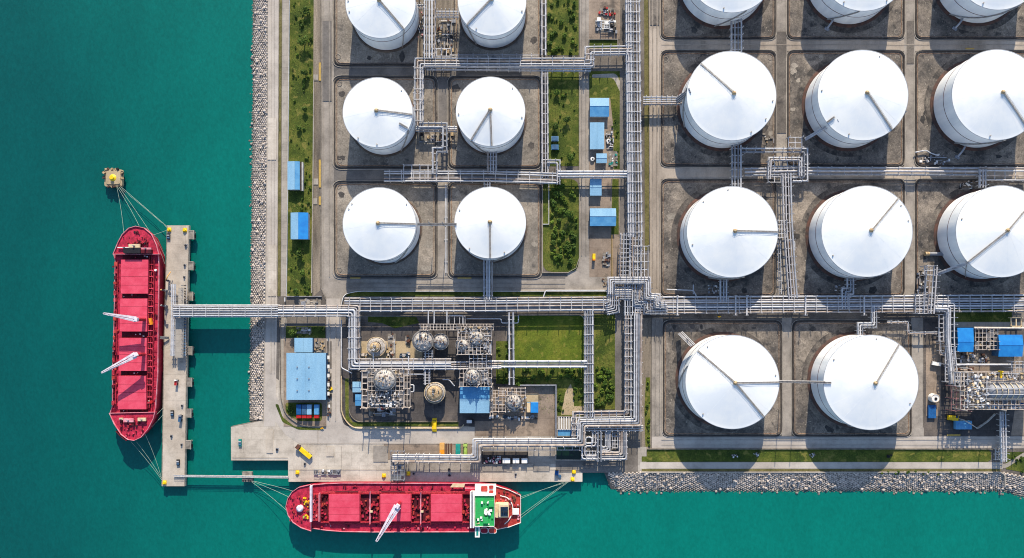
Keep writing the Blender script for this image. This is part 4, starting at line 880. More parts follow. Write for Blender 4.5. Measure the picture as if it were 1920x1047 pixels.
MB().tube([P(221, 490, 6.6), P(217, 765, 6.6)], .3, 6).build('deck_pipe', 'ship_gear', s1)
for i in range(24):
    y = 496+i*11.3; q = P(283.5-(y-490)*.013, y, 7); pb('deck_frame', 'ship_hatch' if i % 3 else 'ship_gear', s1, (q.x, q.y, 6.5), (4.6, .6, 1.2))
    if i % 2: q = P(283-(y-490)*.013, y+5, 6); pb('deck_box', 'ship_dark_shade', s1, (q.x, q.y, 6.2), (2.6, 3.6, .9))
    q = P(218-(y-490)*.02, y+R.uniform(-3, 3), 6); pb('deck_box', R.choice(('ship_dark_shade', 'ship_gear', 'ship_red2')), s1, (q.x, q.y, 6.1), (R.uniform(1.5, 2.6), R.uniform(2, 4), R.uniform(.5, 1.2)))
for i in range(12): y = 500+i*23; q = P(292-(y-490)*.012, y, 6); pb('deck_seam', 'ship_hull', s1, (q.x, q.y, 5.62), (4.6, .3, .14))
scatter(s1, 'deck_fitting', 34, 213, 495, 222, 765, DZ-.4, ('ship_gear', 'ship_dark_shade', 'ship_deck', 'ship_red2'), .6, 2., 1.2)
scatter(s1, 'deck_fitting', 26, 279, 500, 294, 760, DZ-.4, ('ship_gear', 'ship_dark_shade', 'ship_deck', 'white'), .6, 1.8, 1.2)
scatter(s1, 'winch', 26, 238, 452, 278, 460, DZ+2.6, ('ship_dark_shade', 'dark', 'ship_gear'), .7, 2., 1.2); scatter(s1, 'winch', 4, 252, 434, 266, 437, DZ+2.6, ('ship_dark_shade', 'dark'), .8, 2., .8)
scatter(s1, 'winch', 34, 226, 786, 274, 800, DZ+2.6, ('ship_dark_shade', 'dark', 'ship_gear', 'ship_hull'), .7, 2.2, 1.3); scatter(s1, 'winch', 18, 228, 804, 270, 818, DZ+2.6, ('ship_gear', 'ship_dark_shade', 'ship_hatch'), .5, 1.5, .9)
scatter(s1, 'bollard', 10, 228, 434, 288, 470, DZ+2.6, ('ship_gear', 'dark'), .5, 1., .8)
for x0, y0, x1, y1, z, m, nm in ((231, 465, 263, 475, 13, 'dark', 'deckhouse'), (263, 468, 283, 475, 12, 'ship_dark_shade', 'deckhouse'), (241, 458, 262, 464.5, 12.5, 'ship_cream', 'awning'), (263, 464.5, 283, 468, 12, 'ship_rim', 'awning'), (220, 463.5, 246, 465, 10.5, 'white', 'awning'), (231, 785, 250, 792, 11, 'ship_rim', 'awning'), (258, 784, 273, 790, 11, 'ship_cream', 'awning'), (223, 784, 230, 788, 10.5, 'ship_cream', 'awning')):
    q = W(rect(x0, y0, x1, y1), z); MB().prism(q, DZ+2.55 if nm == 'deckhouse' else z-1.2, z).build(nm, m, s1)
    if nm == 'awning': q = P((x0+x1)/2, (y0+y1)/2, z); pb('awning_post', 'steel_grey', s1, (q.x, q.y, (z+DZ+1)/2), (1.5, .5, z-DZ-1.5))
jib(s1, 255, 599, 22, 194.5, 588, 25); jib(s1, 254, 666, 22, 191, 699, 24, 3.8)
q = P(292, 507, 7); pc('life_raft', 'white', s1, q, .9, 1.4); q = P(284, 603, 8); pb('lifeboat', 'orange', s1, q, (1.8, 5.5, 2), .2); q = P(284, 754, 7); pc('buoy', 'red', s1, q, 1.3, 1.6)
MB().wall(W([(220, 808), (228, 817), (240, 826)], 7.2), .3, 6, 9.8).build('anchor_plate', 'ship_dark_shade', s1)
# lying ship
s2 = thing('cargo_ship', 'red bulk carrier lying along the quay with a green deckhouse top and one white crane', 'ship', P(757, 952, WZ), 'red bulk carriers')
out2 = [(537, 950), (540, 935), (548, 923), (560, 914.5), (583, 909), (610, 906.5), (640, 905.3), (890, 906), (930, 910), (955, 918), (977, 928), (977, 981), (955, 989), (930, 994), (900, 998), (700, 998.5), (640, 997.5), (610, 995), (587, 991.5), (582, 995), (565, 989), (550, 979), (541, 967)]
ship_hull(s2, out2, [[(536.5, 950), (540, 935), (548, 922.5), (560, 914), (583.5, 908.5), (583.5, 995.5), (565, 989.5), (550, 979.5), (541, 967)]])
for x0, x1 in ((617, 674), (713, 770), (808, 866)): hatch(s2, [(x0, 927), (x1, 927), (x1, 978), (x0, 978)], 4 if x0 < 700 else 3, False)
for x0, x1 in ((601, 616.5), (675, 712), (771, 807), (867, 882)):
    MB().prism(W(rect(x0, 927, x1, 977), 6), DZ-.42, DZ-.1).build('cross_deck', 'ship_dark_shade', s2)
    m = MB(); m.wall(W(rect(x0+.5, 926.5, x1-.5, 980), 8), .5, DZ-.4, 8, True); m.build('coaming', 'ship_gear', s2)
    scatter(s2, 'deck_gear', int((x1-x0)*1.1), x0+2, 930, x1-2, 975, DZ-.1, ('ship_gear', 'ship_dark_shade', 'ship_red2', 'ship_deck'), .7, 2.4, 2.)
for x in (694, 789): 
    a = P(x, 921, 15); b = P(x, 983, 15); pb('gantry_beam', 'ship_rim', s2, ((a.x+b.x)/2, (a.y+b.y)/2, 15), (.9, abs(a.y-b.y), .8)); pc('mast', 'ship_gear', s2, (a.x, (a.y+b.y)/2, 10.5), 1.3, 9.5)
    pb('mast_head', 'ship_cream', s2, (a.x+1.2, (a.y+b.y)/2-3, 15.5), (2.2, 1.6, .9)); 
    for yy in (a.y, b.y): pb('post', 'ship_gear', s2, (a.x, yy, 10), (.6, .6, 9))
for x, w_, m, z in ((583.5, 3.4, 'crane_white', 12.5), (599, 1.6, 'ship_rim', 11)):
    a, b = P(x, 911 if x < 590 else 925, z), P(x, 978, z); pb('breakwater', m, s2, ((a.x+b.x)/2, (a.y+b.y)/2, z-1.5), (w_*.45, abs(a.y-b.y), 3))
MB().prism(W(rect(586, 927, 599, 977), 9.5), DZ-.4, 9.5).build('deckhouse', 'ship_gear', s2); scatter(s2, 'deck_gear', 16, 587, 930, 597, 974, 9.5, ('ship_gear', 'ship_rim', 'ship_dark_shade'), .6, 1.8, .8)
MB().lathe(P(563, 953, 8.6), [(2.9, 8.6), (2.9, 10.4), (1.6, 11.2)], 20).build('windlass_cover', 'crane_white', s2)
scatter(s2, 'winch', 16, 570, 930, 580, 946, DZ+2.6, ('yellow', 'rust', 'orange', 'ship_gear'), .8, 2.2, 1.3); scatter(s2, 'winch', 12, 570, 948, 580, 960, DZ+2.6, ('rust', 'orange', 'ship_red2'), .8, 2., 1.3); scatter(s2, 'winch', 7, 570, 962, 578, 971, DZ+2.6, ('yellow', 'lime', 'ship_gear'), 1., 2.2, 1.2)
scatter(s2, 'bollard', 26, 545, 928, 566, 978, DZ+2.6, ('ship_gear', 'ship_red2', 'ship_dark_shade'), .5, 1.6, .9)
for y, r in ((922, .35), (924.5, .3), (982, .4)): MB().tube([P(603, y, 7), P(880, y, 7)], r, 6).build('deck_pipe', 'ship_gear', s2)
scatter(s2, 'deck_fitting', 30, 600, 912, 878, 920, DZ-.4, ('ship_gear', 'ship_deck', 'ship_dark_shade'), .6, 2.5, .8); scatter(s2, 'deck_fitting', 36, 600, 984, 880, 994, DZ-.4, ('ship_gear', 'ship_rim', 'ship_deck', 'ship_dark_shade'), .5, 2., .8)
for x0, x1 in ((629, 672), (715, 760)): a = P(x0, 922, 7); b = P(x1, 922, 7); pb('pipe_rail', 'dark', s2, ((a.x+b.x)/2, a.y, 6.6), (b.x-a.x, .5, 1.2))
for i in range(15): x = 612+i*18; q = P(x, 915.5, 6); pb('deck_seam', 'ship_hull', s2, (q.x, q.y, 5.62), (.3, 6, .14))
jib(s2, 745, 950, 21, 706, 1015, 23, 4.6, 1.2)
MB().prism(W([(849, 907.5), (872, 907.5), (870, 914), (844, 914)], 9), 8.4, 9).build('gangway_deck', 'ship_cream', s2); pb('deck_boom', 'ship_rim', s2, P(882, 915.5, 9), (9, .9, .9))
# superstructure
po = [(891, 908), (930, 911.5), (955, 919), (976, 929), (976, 980), (955, 988), (930, 993), (891, 997)]
MB().prism(W(po, DZ+2), DZ-.5, DZ+2).build('poop_deck', 'ship_red2', s2); MB().wall(W(po, DZ+2), .3, DZ+2, DZ+3, True).build('poop_rail', 'white', s2)
scatter(s2, 'deck_gear', 46, 932, 918, 973, 976, DZ+2, ('ship_red2', 'ship_gear', 'ship_rim', 'rust'), .6, 2.4, 1.3)
MB().prism(W(rect(891, 908.5, 930, 929), 10), DZ+1.9, 10).build('boat_deck', 'white', s2)
for x0, y0, x1, y1 in ((902, 912, 914, 922), (917, 911, 925, 917), (917, 920, 925, 926)): MB().prism(W(fil(rect(x0, y0, x1, y1), 2, True), 10.6), 10, 10.6).build('deck_hatch', 'ship_red2', s2)
MB().prism(W(rect(890, 929, 927, 987), 17.5), DZ+1.9, 17.5).build('accommodation', 'white', s2); MB().prism(W(rect(891, 930, 926.4, 986.4), 17.7), 17.5, 17.7).build('top_deck', 'ship_green', s2)
MB().wall(W(rect(890.4, 929.4, 926.8, 986.8), 17.5), .2, 17.5, 18.6, True).build('railing', 'white', s2)
scatter(s2, 'roof_fitting', 14, 893, 932, 925, 984, 17.7, ('white', 'ship_green', 'ship_cream'), .6, 2., 1.2); scatter(s2, 'radar_gear', 10, 909, 954, 921, 964, 17.7, ('white',), .9, 2.6, 2.2)
pb('roof_locker', 'ship_green', s2, P(911, 975, 18.5), (4, 5, 1.6)); pb('roof_locker', 'ship_green', s2, P(921, 944, 18.5), (4, 5, 1.4))
for x, w_ in ((882.6, 1.1), (885.2, .9), (888, 1.)): a = P(x, 922, 19.5); b = P(x, 990, 19.5); pb('bridge_band', 'white' if x != 885.2 else 'steel_grey', s2, ((a.x+b.x)/2, (a.y+b.y)/2, 18.7), (w_, abs(a.y-b.y), 1.6))
MB().prism(W(rect(881.5, 926, 890.2, 988), 17), DZ, 17).build('bridge_front', 'white', s2)
MB().prism(W(rect(890.5, 988, 899.5, 1008), 16), 14.6, 16).build('bridge_wing', 'white', s2); MB().prism(W(rect(893, 990, 897, 1004.5), 16.2), 16, 16.15).build('wing_floor', 'teal', s2)
MB().prism(W(fil(rect(928, 945, 954, 971), 3, True), 14), DZ+2, 14).build('funnel_casing', 'ship_cream', s2); MB().prism(W(fil(rect(935, 947, 953.5, 970), 3, True), 19), 14, 19).build('funnel', 'ship_cream', s2); MB().prism(W(rect(938.5, 951, 952.5, 968.5), 19.4), 19, 19.35).build('funnel_top', 'glass', s2)
for dx in (-1.6, .4, 2.2): q = P(946, 960, 20); pc('exhaust_pipe', 'dark', s2, (q.x+dx, q.y, 20), .5, 1.6)
MB().tube([P(p[0], p[1], 9) for p in fil([(938, 930), (952, 933), (961, 946), (962, 960), (955, 975), (946, 983)], 8)], .4, 6).build('deck_rail', 'white', s2); pb('roof_plate', 'white', s2, P(967, 959, 9), (5.5, 5, 1.2))
for x0, x1, m in ((901, 915, 'ship_hull'), (916, 931, 'ship_red2')):
    MB().prism(W(fil(rect(x0, 990, x1, 1000), 4, True), 12), 9.5, 12).build('lifeboat', m, s2); MB().wall(W(fil(rect(x0, 990, x1, 1000), 4, True), 12), .35, 12, 12.4, True).build('boat_rim', 'white', s2)
# ================================================================ buildings
def shed(label, x0, y0, x1, y1, h, mats, ridge='x', frac=.5, rise=1.1, wall='wall_pale', name='shed', cat='shed', win=2):
    a, b = P(x0, y1, h), P(x1, y0, h); c = Vector(((a.x+b.x)/2, (a.y+b.y)/2, 0)); t = thing(name, label, cat, c)
    o = .35
    MB().prism([(a.x+o, a.y+o), (b.x-o, a.y+o), (b.x-o, b.y-o), (a.x+o, b.y-o)], 0, h-.1).build('wall', wall, t)
    if ridge == 'x': q = a.y+(b.y-a.y)*(1-frac); S_ = [[(a.x, b.y, h), (b.x, b.y, h), (b.x, q, h+rise), (a.x, q, h+rise)], [(a.x, q, h+rise), (b.x, q, h+rise), (b.x, a.y, h), (a.x, a.y, h)]]; ends = [[(a.x+o, a.y+o, h-.1), (a.x+o, q, h+rise-.1), (a.x+o, b.y-o, h-.1)], [(b.x-o, a.y+o, h-.1), (b.x-o, q, h+rise-.1), (b.x-o, b.y-o, h-.1)]]; rg = [(a.x, q, h+rise+.1), (b.x, q, h+rise+.1)]
    else: q = a.x+(b.x-a.x)*frac; S_ = [[(a.x, a.y, h), (q, a.y, h+rise), (q, b.y, h+rise), (a.x, b.y, h)], [(q, a.y, h+rise), (b.x, a.y, h), (b.x, b.y, h), (q, b.y, h+rise)]]; ends = [[(a.x+o, a.y+o, h-.1), (q, a.y+o, h+rise-.1), (b.x-o, a.y+o, h-.1)], [(a.x+o, b.y-o, h-.1), (q, b.y-o, h+rise-.1), (b.x-o, b.y-o, h-.1)]]; rg = [(q, a.y, h+rise+.1), (q, b.y, h+rise+.1)]
    for s_, m in zip(S_, mats):
        d = Vector((0, 0, -.18)); MB().add([Vector(p) for p in s_]+[Vector(p)+d for p in s_], [(0, 1, 2, 3), (7, 6, 5, 4), (0, 4, 5, 1), (1, 5, 6, 2), (2, 6, 7, 3), (3, 7, 4, 0)]).build('roof_slope', m, t)
    if rise > .3:
        for e in ends: MB().add(e, [(0, 1, 2)]).build('gable_end', wall, t)
    MB().tube(rg, .14, 5).build('ridge_cap', mats[0], t)
    for i in range(win): x = a.x+(b.x-a.x)*(i+1)/(win+1.6); f = pb('window', 'white', t, (x, a.y+o, h*.55), (1.5, .16, 1.2)); pb('pane', 'glass', f, (x, a.y+o-.07, h*.55), (1.2, .08, .9))
    d_ = pb('door', 'steel_grey', t, (b.x-o-1.6, a.y+o, 1.1), (1.1, .14, 2.1)); pb('handle', 'dark', d_, (b.x-o-1.9, a.y+o-.1, 1.05), (.12, .1, .12))
    return t, a, b
B1, B2, B3 = 'roof_blue', 'roof_blue2', 'roof_blue3'
shed('plain blue-roofed shed with a grey lean-to, upper one by the coastal footpath', 539, 303, 562, 356, 5, (B1, B2), 'y', .62)
MB_ = P(565, 330, 4)
shed('narrow grey lean-to against the upper blue shed by the coastal footpath', 562.5, 304, 568.5, 358, 4, ('bund_wall', 'wall_pale'), 'y', .5, .3, name='lean_to')
shed('blue-roofed shed with light and deep blue halves, lower one by the coastal footpath', 545, 399, 578, 449, 6, (B1, B3), 'y', .45, 1.2)
t, a, b = shed('large pale blue warehouse near the quay, flat roofed', 537, 662, 611, 750, 8, (B1, B1), 'y', .5, .8, 'wall_blue', 'warehouse', 'warehouse', 4)
for fx in (.28, .58):
    for fy in (.2, .45, .7): pc('roof_vent', 'steel_grey', t, (a.x+(b.x-a.x)*fx, a.y+(b.y-a.y)*fy, 9), .5, .8)
for i in range(5): pb('awning', 'white', t, (b.x+.9, b.y-4-i*7.6, 3.4), (1.8, 3, .2))
shed('small pale blue annex touching the north side of the big warehouse', 552, 634, 586, 661, 6, (B1, B1), 'y', .5, .4, 'wall_blue', 'annex', 'annex', 1)
shed('blue shed with a deeper blue southern slope, topmost beside the curved path', 1106, 184, 1142, 219, 5, (B1, B2), 'x', .45); 
shed('tall rectangular plain blue shed east of the narrow road', 1106, 230, 1133, 280, 5, (B1, B1), 'y', .5, .5)
shed('smallest blue shed beside a white round tank on the yard', 1118, 288, 1138, 306, 4, (B1, B1), 'x', .5, .4, win=1)
shed('plain blue shed just south of the yard pipe rack', 1106, 335, 1128, 367, 4.5, (B1, B1), 'x', .5, .4)
shed('widest blue shed of the narrow road, with a dark wall and white lettering-like vents', 1106, 391, 1155, 424, 5.5, (B1, B2), 'x', .46, 1., 'wall_blue', win=3)
shed('bright blue roofed building in front of the scaffolded process towers', 862, 726, 918, 775, 9, (B2, B1), 'x', .45, .5, 'wall_blue', 'process_building', 'building', 3)
shed('small light blue shed at the west foot of the process unit', 661, 716, 677, 736, 5, (B1, B1), 'x', .5, .3, 'wall_blue', win=1)
shed('deep blue low shed south of the small light blue shed', 666, 739, 677.5, 761, 4, (B2, B2), 'x', .5, .3, 'wall_blue', win=1)
shed('vivid blue roofed building, left of the pair at the process plant', 1795, 615, 1825, 660, 8, (B3, B3), 'x', .58, .8, 'wall_blue', 'process_building', 'building'); 
shed('vivid blue roofed building, right of the pair at the process plant', 1872, 628, 1917, 669, 9, (B3, B3), 'x', .48, 1.2, 'wall_blue', 'process_building', 'building')
for x0, y0, x1, y1, l, m in ((1034, 256, 1047, 265, 'upper pale blue cabinet on the green plot', B1), (1034, 271, 1047, 282, 'lower blue-violet cabinet on the green plot', B2)):
    q = P((x0+x1)/2, (y0+y1)/2, 2.5); k = thing('equipment_cabinet', l, 'cabinet', (q.x, q.y, 0)); pb('body', 'wall_blue', k, (q.x, q.y, 1.2), (5, 3.6, 2.4)); pb('roof', m, k, (q.x, q.y, 2.5), (5.8, 4.3, .25)); pb('door', 'steel_grey', k, (q.x, q.y-1.83, 1.1), (1, .1, 1.9))
# pool / canopies near the pond
q = P(1066, 800); t = thing('settling_pool', 'pale striped settling pool with a blue southern basin by the tall grey wall', 'pool', q)
MB().wall(W(rect(1045, 781, 1089, 818)), .6, 0, 1.2, True).build('rim', 'kerb', t); MB().sheet(W(rect(1045, 781, 1089, 805)), .5).build('channel_floor', 'path', t); MB().sheet(W(rect(1045, 806, 1089, 818)), .5).build('basin_water', 'roof_blue2', t)
for i in range(9): p = P(1048+i*4.7, 794, 1.1); pb('divider', 'white', t, (p.x, p.y, .9), (.7, 10.5, .5))
a = P(1067, 805.5, 1.2); pb('walkway', 'steel', t, (a.x, a.y, 1.2), (20, .8, .2))
t = thing('pond', 'rectangular dark green pond with a pale rim beside the quay pipes', 'pond', P(1067, 850)); MB().sheet(W(rect(1042.5, 838, 1093, 862)), .52).build('pond_water', 'pond', t); MB().wall(W([(1042, 837.5), (1042, 862.5), (1166, 863)]), .8, 0, 1.).build('rim', 'path', t)
# ================================================================ process plant
def vessel(label, x, y, r, zt, prof=None, m='vessel_grey', top='vessel_grey', ring=True, name='process_vessel', cat='vessel'):
    q = base(x, y, zt); rm = r*S; t = thing(name, label, cat, q)
    MB().lathe(q, [(rm, 0), (rm, zt-1)], 32, False, False).build('shell', m, t)
    MB().lathe(q, [(rm, zt-1), (rm*.93, zt-.2), (rm*.7, zt+rm*.2), (rm*.3, zt+rm*.32), (.1, zt+rm*.35)], 32).build('dome', top, t)
    if ring:
        MB().lathe(q, [(rm+.1, zt-1.3), (rm+1.3, zt-1.3), (rm+1.3, zt-1.05), (rm+.1, zt-1.05)], 32, False, False).build('platform', 'grating', t)
        MB().tube([q+Vector(((rm+1.25)*math.cos(i*.2618), (rm+1.25)*math.sin(i*.2618), zt)) for i in range(24)], .12, 5, True).build('railing', m, t)
    for i in range(8):
        an = i*.785; MB().tube([(q.x+rm*f*math.cos(an), q.y+rm*f*math.sin(an), zt-.1+rm*.35*(1-f*f)) for f in (.15, .4, .7, .92)], .12, 5).build('dome_rib', 'rail_grey', t)
    for i in range(int(14+r*1.2)):
        a = R.uniform(0, 6.28); f = math.sqrt(R.random())*.85; h = R.uniform(.4, 1.6); z0 = zt+rm*.33*(1-f*f)-.2
        pb('nozzle', R.choice(('steel', 'steel_beige', 'vent', 'steel_grey', 'rust')), t, (q.x+rm*f*math.cos(a), q.y+rm*f*math.sin(a), z0+h/2), (R.uniform(.3, 1.2), R.uniform(.3, 1.2), h), R.uniform(0, 3))
    MB().tube([(q.x-rm-.4, q.y, 0), (q.x-rm-.4, q.y, zt+1)], .2, 5).build('ladder', 'rail_grey', t); return t
def two_step(label, x, y, r1, z1, r2, z2):
    q = base(x, y, z1); t = thing('process_vessel', label, 'vessel', q)
    MB().lathe(q, [(r1*S, 0), (r1*S, z1), (r1*S*.8, z1+.6), (r2*S*1.15, z1+.9)], 40, False, False).build('lower_shell', 'vessel_grey', t); MB().tube([q+Vector((r1*S*math.cos(i*.2618), r1*S*math.sin(i*.2618), z1+.3)) for i in range(24)], .25, 6, True).build('rim', 'ship_cream', t)
    MB().lathe(q, [(r2*S, z1), (r2*S, z2), (r2*S*.7, z2+1.2), (.2, z2+1.7)], 32).build('upper_shell', 'vent', t); MB().tube([q+Vector((r2*S*1.1*math.cos(i*.2618), r2*S*1.1*math.sin(i*.2618), z2)) for i in range(24)], .2, 6, True).build('upper_rim', 'steel_beige', t)
    for i in range(14):
        a = R.uniform(0, 6.28); f = R.uniform(0, .8)*r2*S; pb('nozzle', R.choice(('steel', 'vent', 'steel_grey')), t, (q.x+f*math.cos(a), q.y+f*math.sin(a), z2+1.8), (R.uniform(.4, 1.5), R.uniform(.4, 1.5), 1.2), a)
    return t
def clutter(label, n, x0, y0, x1, y1, z, mats, smin=.6, smax=2.5, hmax=2.5, name='equipment_skid', pipes=6):
    a, b = P(x0, y0, z), P(x1, y1, z); t = thing(name, label, 'equipment', ((a.x+b.x)/2, (a.y+b.y)/2, 0))
    if z < .5: pb('plinth', 'kerb', t, ((a.x+b.x)/2, (a.y+b.y)/2, .12), (b.x-a.x, a.y-b.y, .24))
    scatter(t, 'unit', n, x0, y0, x1, y1, z+.2, mats, smin, smax, hmax)
    for i in range(pipes):
        x, y = R.uniform(a.x, b.x), R.uniform(b.y, a.y); zz = z+R.uniform(.8, hmax); L = R.uniform(.3, .9)
        e = (a.x+(b.x-a.x)*R.random(), y, zz) if i % 2 else (x, b.y+(a.y-b.y)*R.random(), zz); m = (e[0], y, zz)
        MB().tube([(x, y, zz), e], R.uniform(.15, .35), 6).build('pipe', R.choice(('pipe_a', 'steel_beige', 'pipe_c')), t)
    return t
SB = 'steel_beige'
two_step('ringed cream vessel standing alone on the sandy floor of the process area', 705, 651, 18, 6, 9, 12)
vessel('larger of two adjoining domed vessels with littered tops', 793, 640, 17, 13); vessel('smaller of two adjoining domed vessels', 826, 641, 12.5, 12)
two_step('round cream vessel with a littered inner top, east of the scaffolded reactor', 815, 737, 19, 9, 13.5, 12)
vessel('broad cream domed reactor inside the scaffold frame', 721, 712, 18, 19, ring=True)
lattice('beige scaffold frame with catwalks around the broad domed reactor', 690, 692, 757, 765, 9, 9, 15, SB, .4, .35, name='process_scaffold', cat='process scaffold', levels=(8,))
lattice('narrow beige column of bays on the west side of the reactor frame', 679, 696, 690, 765, 1, 6, 14, SB, .9, .5, name='process_scaffold', cat='process scaffold')
lattice('slim frame of upright pipes east of the reactor frame', 758, 693, 769, 764, 2, 6, 12, SB, .5, .2, name='process_scaffold', cat='process scaffold')
clutter('jumble of small machines on the reactor frame deck', 70, 693, 735, 752, 762, 15, ('steel', SB, 'steel_grey', 'grating', 'white', 'glass'), .5, 2., 1.5, pipes=10)
clutter('jumble of fittings north of the domed reactor', 36, 692, 694, 752, 704, 15, ('steel', SB, 'steel_grey', 'vent'), .5, 1.8, 1.5)
clutter('dark machinery in the shade south of the reactor frame', 14, 692, 766, 742, 780, 0, ('steel_grey', 'dark', 'white', 'red', 'tyre'), 1, 4., 2.5)
lattice('long grated walkway over the twin domed vessels', 788, 608, 925, 619, 22, 2, 14, SB, .5, .1, name='process_scaffold', cat='process scaffold')
lattice('little gridded frame north of the larger littered dome', 789, 612, 803, 628, 3, 4, 12, SB, .5, .3, name='process_scaffold', cat='process scaffold')
lattice('dense beige process frame with an arched dome near the lawn', 858, 612, 922, 665, 9, 8, 15, SB, .45, .3, name='process_scaffold', cat='process scaffold', levels=(7,))
vessel('arched dome inside the dense beige frame near the lawn', 893, 634, 12.5, 16); vessel('shaded flat dome in the lower left of the dense beige frame', 868, 647, 10.5, 15)
clutter('rows of fittings on the dense beige frame', 50, 860, 613, 921, 626, 15, ('steel', SB, 'dark', 'vent'), .5, 1.6, 1.2); clutter('small fittings along the right side of the dense beige frame', 40, 905, 626, 921, 664, 15, ('steel', SB, 'dark', 'steel_grey'), .5, 1.6, 1.)
lattice('open blue-grey frame over the cross rack below the dense beige frame', 880, 664, 912, 690, 4, 3, 12, 'steel', .5, name='process_scaffold', cat='process scaffold')
lattice('curved scaffold frame behind the bright blue roofed building', 862, 692, 922, 725, 9, 4, 15, SB, .4, .15, name='process_scaffold', cat='process scaffold')
vessel('round netted vessel behind the bright blue roofed building', 886, 706, 12.5, 17)
clutter('tangle of pipes beside the netted vessel', 40, 874, 694, 916, 722, 15, ('steel', SB, 'steel_grey'), .4, 1.6, 1.5, pipes=16)
lattice('low beige frame west of the small blue container', 922, 732, 948, 772, 4, 6, 9, SB, .45, .1, name='process_scaffold', cat='process scaffold'); lattice('two-bay frame north of the star-topped vessel', 935, 728, 985, 742, 6, 2, 9, SB, .5, .2, name='process_scaffold', cat='process scaffold')
vessel('star-topped round vessel west of the small blue container', 963, 754, 13, 10); clutter('small machines around the star-topped vessel', 60, 948, 742, 986, 772, 6, ('steel', SB, 'vent', 'steel_grey', 'rust'), .5, 1.8, 2)
clutter('row of low units on the dark slab south of the star-topped vessel', 24, 918, 780, 1008, 786, 0, ('steel_grey', 'dark', 'white', 'glass'), .8, 3, 1.5)
lattice('pale column frame beside the east wall of the bright blue roofed building', 919, 720, 924, 780, 1, 8, 10, SB, .5, name='process_scaffold', cat='process scaffold')
clutter('beige valve station north of the reactor on the sandy floor', 22, 727, 626, 742, 676, 0, ('vent', 'rust', 'steel_beige', 'dark'), .8, 3, 1.5); clutter('brown pump skid on the sandy floor', 10, 760, 630, 768, 646, 0, ('rust', 'bund_wall', 'dark'), .8, 3, 1.2)
clutter('small crate-like units near the ringed cream vessel', 12, 674, 662, 690, 670, 0, ('steel_beige', 'dark', 'vent'), 1, 2.4, 1.5); clutter('units beside the north pipes of the process area', 10, 752, 662, 768, 669, 0, ('glass', 'steel_grey', 'steel_beige'), 1, 2.6, 1.5)
lattice('thin white frame north of the dense beige frame', 842, 593, 872, 608, 3, 1, 6, 'steel', .5, name='process_scaffold', cat='process scaffold')
q = P(998, 746); t = thing('gravel_box', 'flat tan gravel box north of the small blue container', 'box', q); pb('box', 'beige', t, (q.x, q.y, .7), (10, 6.5, 1.4)); pb('rim', 'kerb', t, (q.x, q.y+3.3, .8), (10.4, .4, 1.6))
# right plant
lattice('broad white scaffold of the process plant, widest part', 1800, 698, 1936, 768, 17, 8, 19, SB, .4, .1, name='process_scaffold', cat='process scaffold', levels=(10,))
lattice('reddish open frame at the south-west foot of the process plant', 1783, 724, 1812, 770, 3, 4, 14, 'primer_red', .5, name='process_scaffold', cat='process scaffold')
lattice('small white frame where the pipe feed meets the process plant', 1790, 698, 1814, 724, 3, 3, 16, 'steel', .5, .2, name='process_scaffold', cat='process scaffold')
q = base(1900, 735, 22); t = thing('ribbed_vessel', 'huge horizontal ribbed vessel with white hoops at the right edge', 'vessel', q); x0, x1 = P(1856, 735, 22).x, P(1960, 735, 22).x; ez = 17.
MB().lathe((0, 0), [(.3, 0), (4.5, .8), (6.6, 3), (6.6, (x1-x0)-3), (.3, (x1-x0))], 32)
m = MB(); vs = []; n = 30; prof = [(.3, 0), (4.2, .8), (6.4, 3.2), (6.4, x1-x0)]
for r, dx in prof:
    for i in range(n): a = 2*math.pi*i/n; vs.append((x0+dx, q.y+r*math.cos(a), ez+r*math.sin(a)))
m.add(vs, [(k*n+i, k*n+(i+1) % n, (k+1)*n+(i+1) % n, (k+1)*n+i) for k in range(3) for i in range(n)], True); m.build('shell', 'steel_grey', t)
for i in range(9): dx = 4+i*4.6; MB().tube([(x0+dx+.35*math.sin(a*.21), q.y+7.2*math.cos(a*.2094), ez+7.2*math.sin(a*.2094)) for a in range(30)], .3, 6, True).build('hoop', 'ship_cream', t)
for dx in (8, 28): pb('saddle', 'steel_grey', t, (x0+dx, q.y, 5), (2, 9, 10))
for i, (y_, z_) in enumerate(((-6, 21), (-2, 24.4), (3, 24), (7, 20))): MB().tube([(x0-6, q.y+y_, z_), (x1, q.y+y_, z_)], .25, 6).build('pipe', 'pipe_a', t)
clutter('tangle of white pipes and valves on the process plant deck', 95, 1806, 702, 1850, 764, 19, ('steel', 'ship_cream', 'steel_grey', 'white'), .4, 2.2, 2., pipes=26); clutter('tangle of pipes along the north deck of the process plant', 50, 1850, 699, 1925, 712, 19, ('steel', 'ship_cream', 'vent'), .4, 2., 1.6, pipes=16); clutter('bluish machinery along the south deck of the process plant', 50, 1850, 756, 1928, 767, 16, ('steel', 'steel_grey', 'blue', 'white'), .5, 2., 1.6, pipes=10)
lattice('grid frame between the two vivid blue roofs', 1828, 617, 1870, 656, 6, 5, 7, SB, .4, .2, name='process_scaffold', cat='process scaffold'); clutter('units within the grid between the vivid blue roofs', 40, 1829, 618, 1869, 654, 2, ('steel', SB, 'steel_grey', 'dark', 'beige'), .6, 2.4, 2.)
lattice('grid frame below the right vivid blue roof', 1896, 678, 1932, 702, 5, 4, 12, 'steel', .4, .1, name='process_scaffold', cat='process scaffold'); clutter('sandy mess of units below the left vivid blue roof', 40, 1796, 664, 1850, 682, 0, ('beige', 'rust', 'steel_grey', 'steel', 'bund_wall'), .6, 3, 1.5)
clutter('stack of brown panels by the process plant feed', 8, 1792, 690, 1822, 696, 4, ('rust', 'steel_beige'), 1.5, 4, 1.2)
